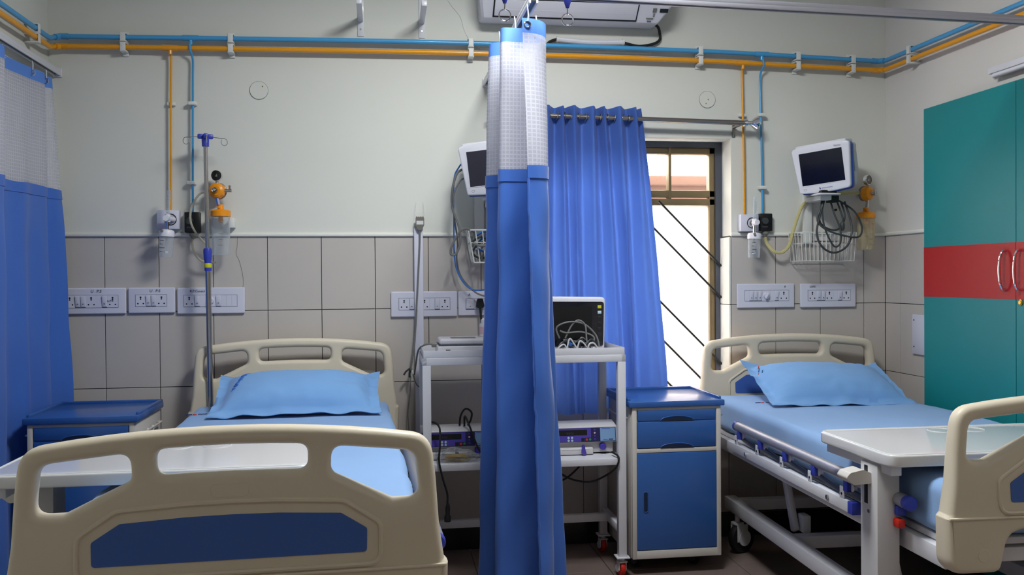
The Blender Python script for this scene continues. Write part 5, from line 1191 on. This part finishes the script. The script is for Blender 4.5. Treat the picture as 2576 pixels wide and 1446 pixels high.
# ---- syringe pumps
SZ = 0.5283
def pump(label, x0):
    W = 0.315; y0 = 3.935
    t = thing('syringe_pump', label, 'syringe pump', (x0, y0, SZ), group='white and purple syringe pumps')
    pr = lambda u, v, tt: (tt, u, v)
    # upper console with sloping front, lower recessed body
    up = round_poly([(0.0, 0.056, 0.004), (0.012, 0.128, 0.010), (0.10, 0.142, 0.02), (0.15, 0.132, 0.02), (0.155, 0.056, 0.004)], 0.0, 4)
    c = MB().prism(up, pr, 0.0, W).build('console', 'pump_white', t, ang=40)
    MB().box(0.008, W - 0.012, 0.022, 0.15, 0.006, 0.060, 0.006, 3).build('lower_body', 'pump_white', t)
    MB().box(0.02, 0.205, -0.006, 0.05, 0.003, 0.034, 0.006, 3).build('syringe_tray', 'pump_white', t)
    MB().box(0.06, 0.185, -0.008, 0.02, 0.024, 0.032, 0.004, 2).build('tray_lip', 'white_plastic', t)
    tilt = math.atan2(0.012, 0.072)
    def face(xa, xb, za, zb_, m, name, par, h=0.0012):
        zc = (za + zb_) / 2; yy = (zc - 0.056) / 0.072 * 0.012
        return MB().obox(((xa + xb) / 2, yy - h / 2, zc), (xb - xa, h * 2, (zb_ - za) * 1.0), (-tilt, 0, 0), 0.0003, 1).build(name, m, par)
    face(0.004, W - 0.004, 0.0585, 0.1215, 'ink', 'panel_gasket', c, 0.0006)
    face(0.006, 0.235, 0.060, 0.120, 'pump_purple', 'key_panel', c, 0.0012)
    face(0.196, 0.240, 0.060, 0.120, 'pump_navy', 'indicator_strip', c, 0.0018); face(0.150, 0.20, 0.0605, 0.078, 'pump_navy', 'start_strip', c, 0.0018)
    face(0.238, W - 0.007, 0.061, 0.119, 'pump_sky', 'label_panel', c, 0.0020)
    face(0.245, 0.285, 0.1145, 0.1168, 'bracket_blue', 'lettering', c, 0.0023); face(0.250, 0.272, 0.066, 0.068, 'bracket_blue', 'lettering', c, 0.0023); face(0.277, 0.297, 0.066, 0.070, 'ink', 'lettering', c, 0.0023)
    ds = face(0.045, 0.178, 0.089, 0.113, 'black', 'display', c, 0.0018)
    for k in range(4): face(0.084 + 0.0085 * k, 0.090 + 0.0085 * k, 0.0935, 0.1035, 'screen_grey', 'digit', ds, 0.0021)
    def key(x, z, r, m):
        yy = (z - 0.056) / 0.072 * 0.012
        MB().cyl((x, yy - 0.0035, z), (x, yy, z), r, n=14).build('key', m, c)
    for x in (0.092, 0.108):
        for z in (0.067, 0.079): key(x, z, 0.0052, 'button_white')
    key(0.158, 0.069, 0.0052, 'button_dark'); key(0.1755, 0.0695, 0.0056, 'button_red'); key(0.191, 0.070, 0.0056, 'button_green')
    for k, m in enumerate(('pump_purple', 'button_pink', 'pump_purple', 'pump_purple')): key(0.213, 0.112 - 0.0135 * k, 0.0042, m)
    MB().lathe([(0.0, 0.022), (0.012, 0.022), (0.0155, 0.016), (0.0155, 0.0), (0, 0)], (0.252, 0.022, 0.036), (0, -1, -0.15), 20).build('clamp_knob', 'knob_purple', t)
    MB().prism(round_poly([(0.150, 0.050), (0.162, 0.050), (0.164, 0.03), (0.170, 0.010), (0.160, -0.0), (0.147, 0.012), (0.149, 0.03)], 0.004, 3), lambda u, v, tt: (u, tt, v), -0.020, -0.010).build('syringe_clamp', 'pump_purple', t)
    ft_ = MB()
    for x in (0.03, W - 0.04):
        for y in (0.03, 0.13): ft_.cyl((x, y, 0.0), (x, y, 0.008), 0.008, n=10)
    ft_.build('rubber_feet', 'black_rubber', t)
    return t
PUMP_L = pump('syringe pump on the lower trolley shelf, left of the hanging curtain', 0.150)
PUMP_R = pump('syringe pump on the lower trolley shelf, right of the hanging curtain', 0.718)

# ---- bag of yellow-tipped sticks
t = thing('bag_of_swabs', 'clear plastic bag of thin yellow sticks on the lower shelf', 'bag', (0.31, 3.885, SZ))
for i in range(22):
    a = -0.35 + 0.7 * random.random(); x = -0.062 + 0.05 * random.random(); y = -0.014 + 0.028 * random.random(); z = 0.010 + 0.024 * random.random()
    L_ = 0.075; d = Vector((math.cos(a) * 0.96, math.sin(a) * 0.35, -0.22 * random.random())); p = Vector((x, y, z))
    e = p + d * L_; e.z = max(e.z, 0.004)
    MB().cyl(p, e, 0.0018, n=6).build('stick', 'swab_yellow', t)
bm = bmesh.new(); bmesh.ops.create_icosphere(bm, subdivisions=4, radius=1.0)
for v in bm.verts:
    p = v.co; k = 1 + 0.22 * mnoise.noise(p * 2.3) + 0.10 * mnoise.noise(p * 6)
    z = p.z * k; v.co = Vector((p.x * k * 0.088, p.y * k * 0.030, max(0.0005, 0.026 + z * 0.034 * (1 - 0.45 * p.x))))
mb = MB(); mb.bm(bm); mb.build('bag_film', 'bag_film', t, ang=60)

# ---- black mains cords of the two pumps
def cord(par, x0, pts, name='power_cord'):
    MB().tube(pts, 0.0044, 8, smooth=6).build(name, 'black_rubber', par, (x0, 3.935, SZ))
cord(PUMP_L, 0.150, [(0.175, 3.95, 0.672), (0.180, 3.93, 0.695), (0.205, 3.90, 0.702), (0.228, 3.875, 0.680), (0.226, 3.832, 0.610), (0.222, 3.826, 0.545), (0.238, 3.826, 0.470), (0.256, 3.828, 0.405), (0.256, 3.83, 0.36)])
MB().lathe([(0.0, 0.08), (0.006, 0.078), (0.0105, 0.06), (0.010, 0.03), (0.014, 0.022), (0.014, 0.0), (0.0, 0.0)], (0.256, 3.83, 0.285), (0.03, 0, 1), 14).build('cord_socket', 'black_rubber', PUMP_L, (0.150, 3.935, SZ))
cord(PUMP_L, 0.150, [(0.325, 4.00, 0.668), (0.330, 3.99, 0.715), (0.352, 3.99, 0.744), (0.378, 3.99, 0.728), (0.376, 3.995, 0.695), (0.362, 4.0, 0.668)])
cord(PUMP_L, 0.150, [(0.345, 3.98, 0.668), (0.346, 3.965, 0.715), (0.362, 3.93, 0.680), (0.385, 3.915, 0.615), (0.408, 3.905, 0.565), (0.44, 3.90, 0.535)])
cord(PUMP_R, 0.718, [(0.74, 3.90, 0.496), (0.77, 3.90, 0.455), (0.83, 3.90, 0.425), (0.90, 3.89, 0.418), (0.96, 3.885, 0.44), (1.000, 3.83, 0.49), (1.012, 3.828, 0.535), (1.0, 3.90, 0.545)])
cord(PUMP_R, 0.718, [(0.90, 4.0, 0.497), (0.86, 3.98, 0.46), (0.80, 3.96, 0.42), (0.73, 3.95, 0.40), (0.66, 3.95, 0.39)])
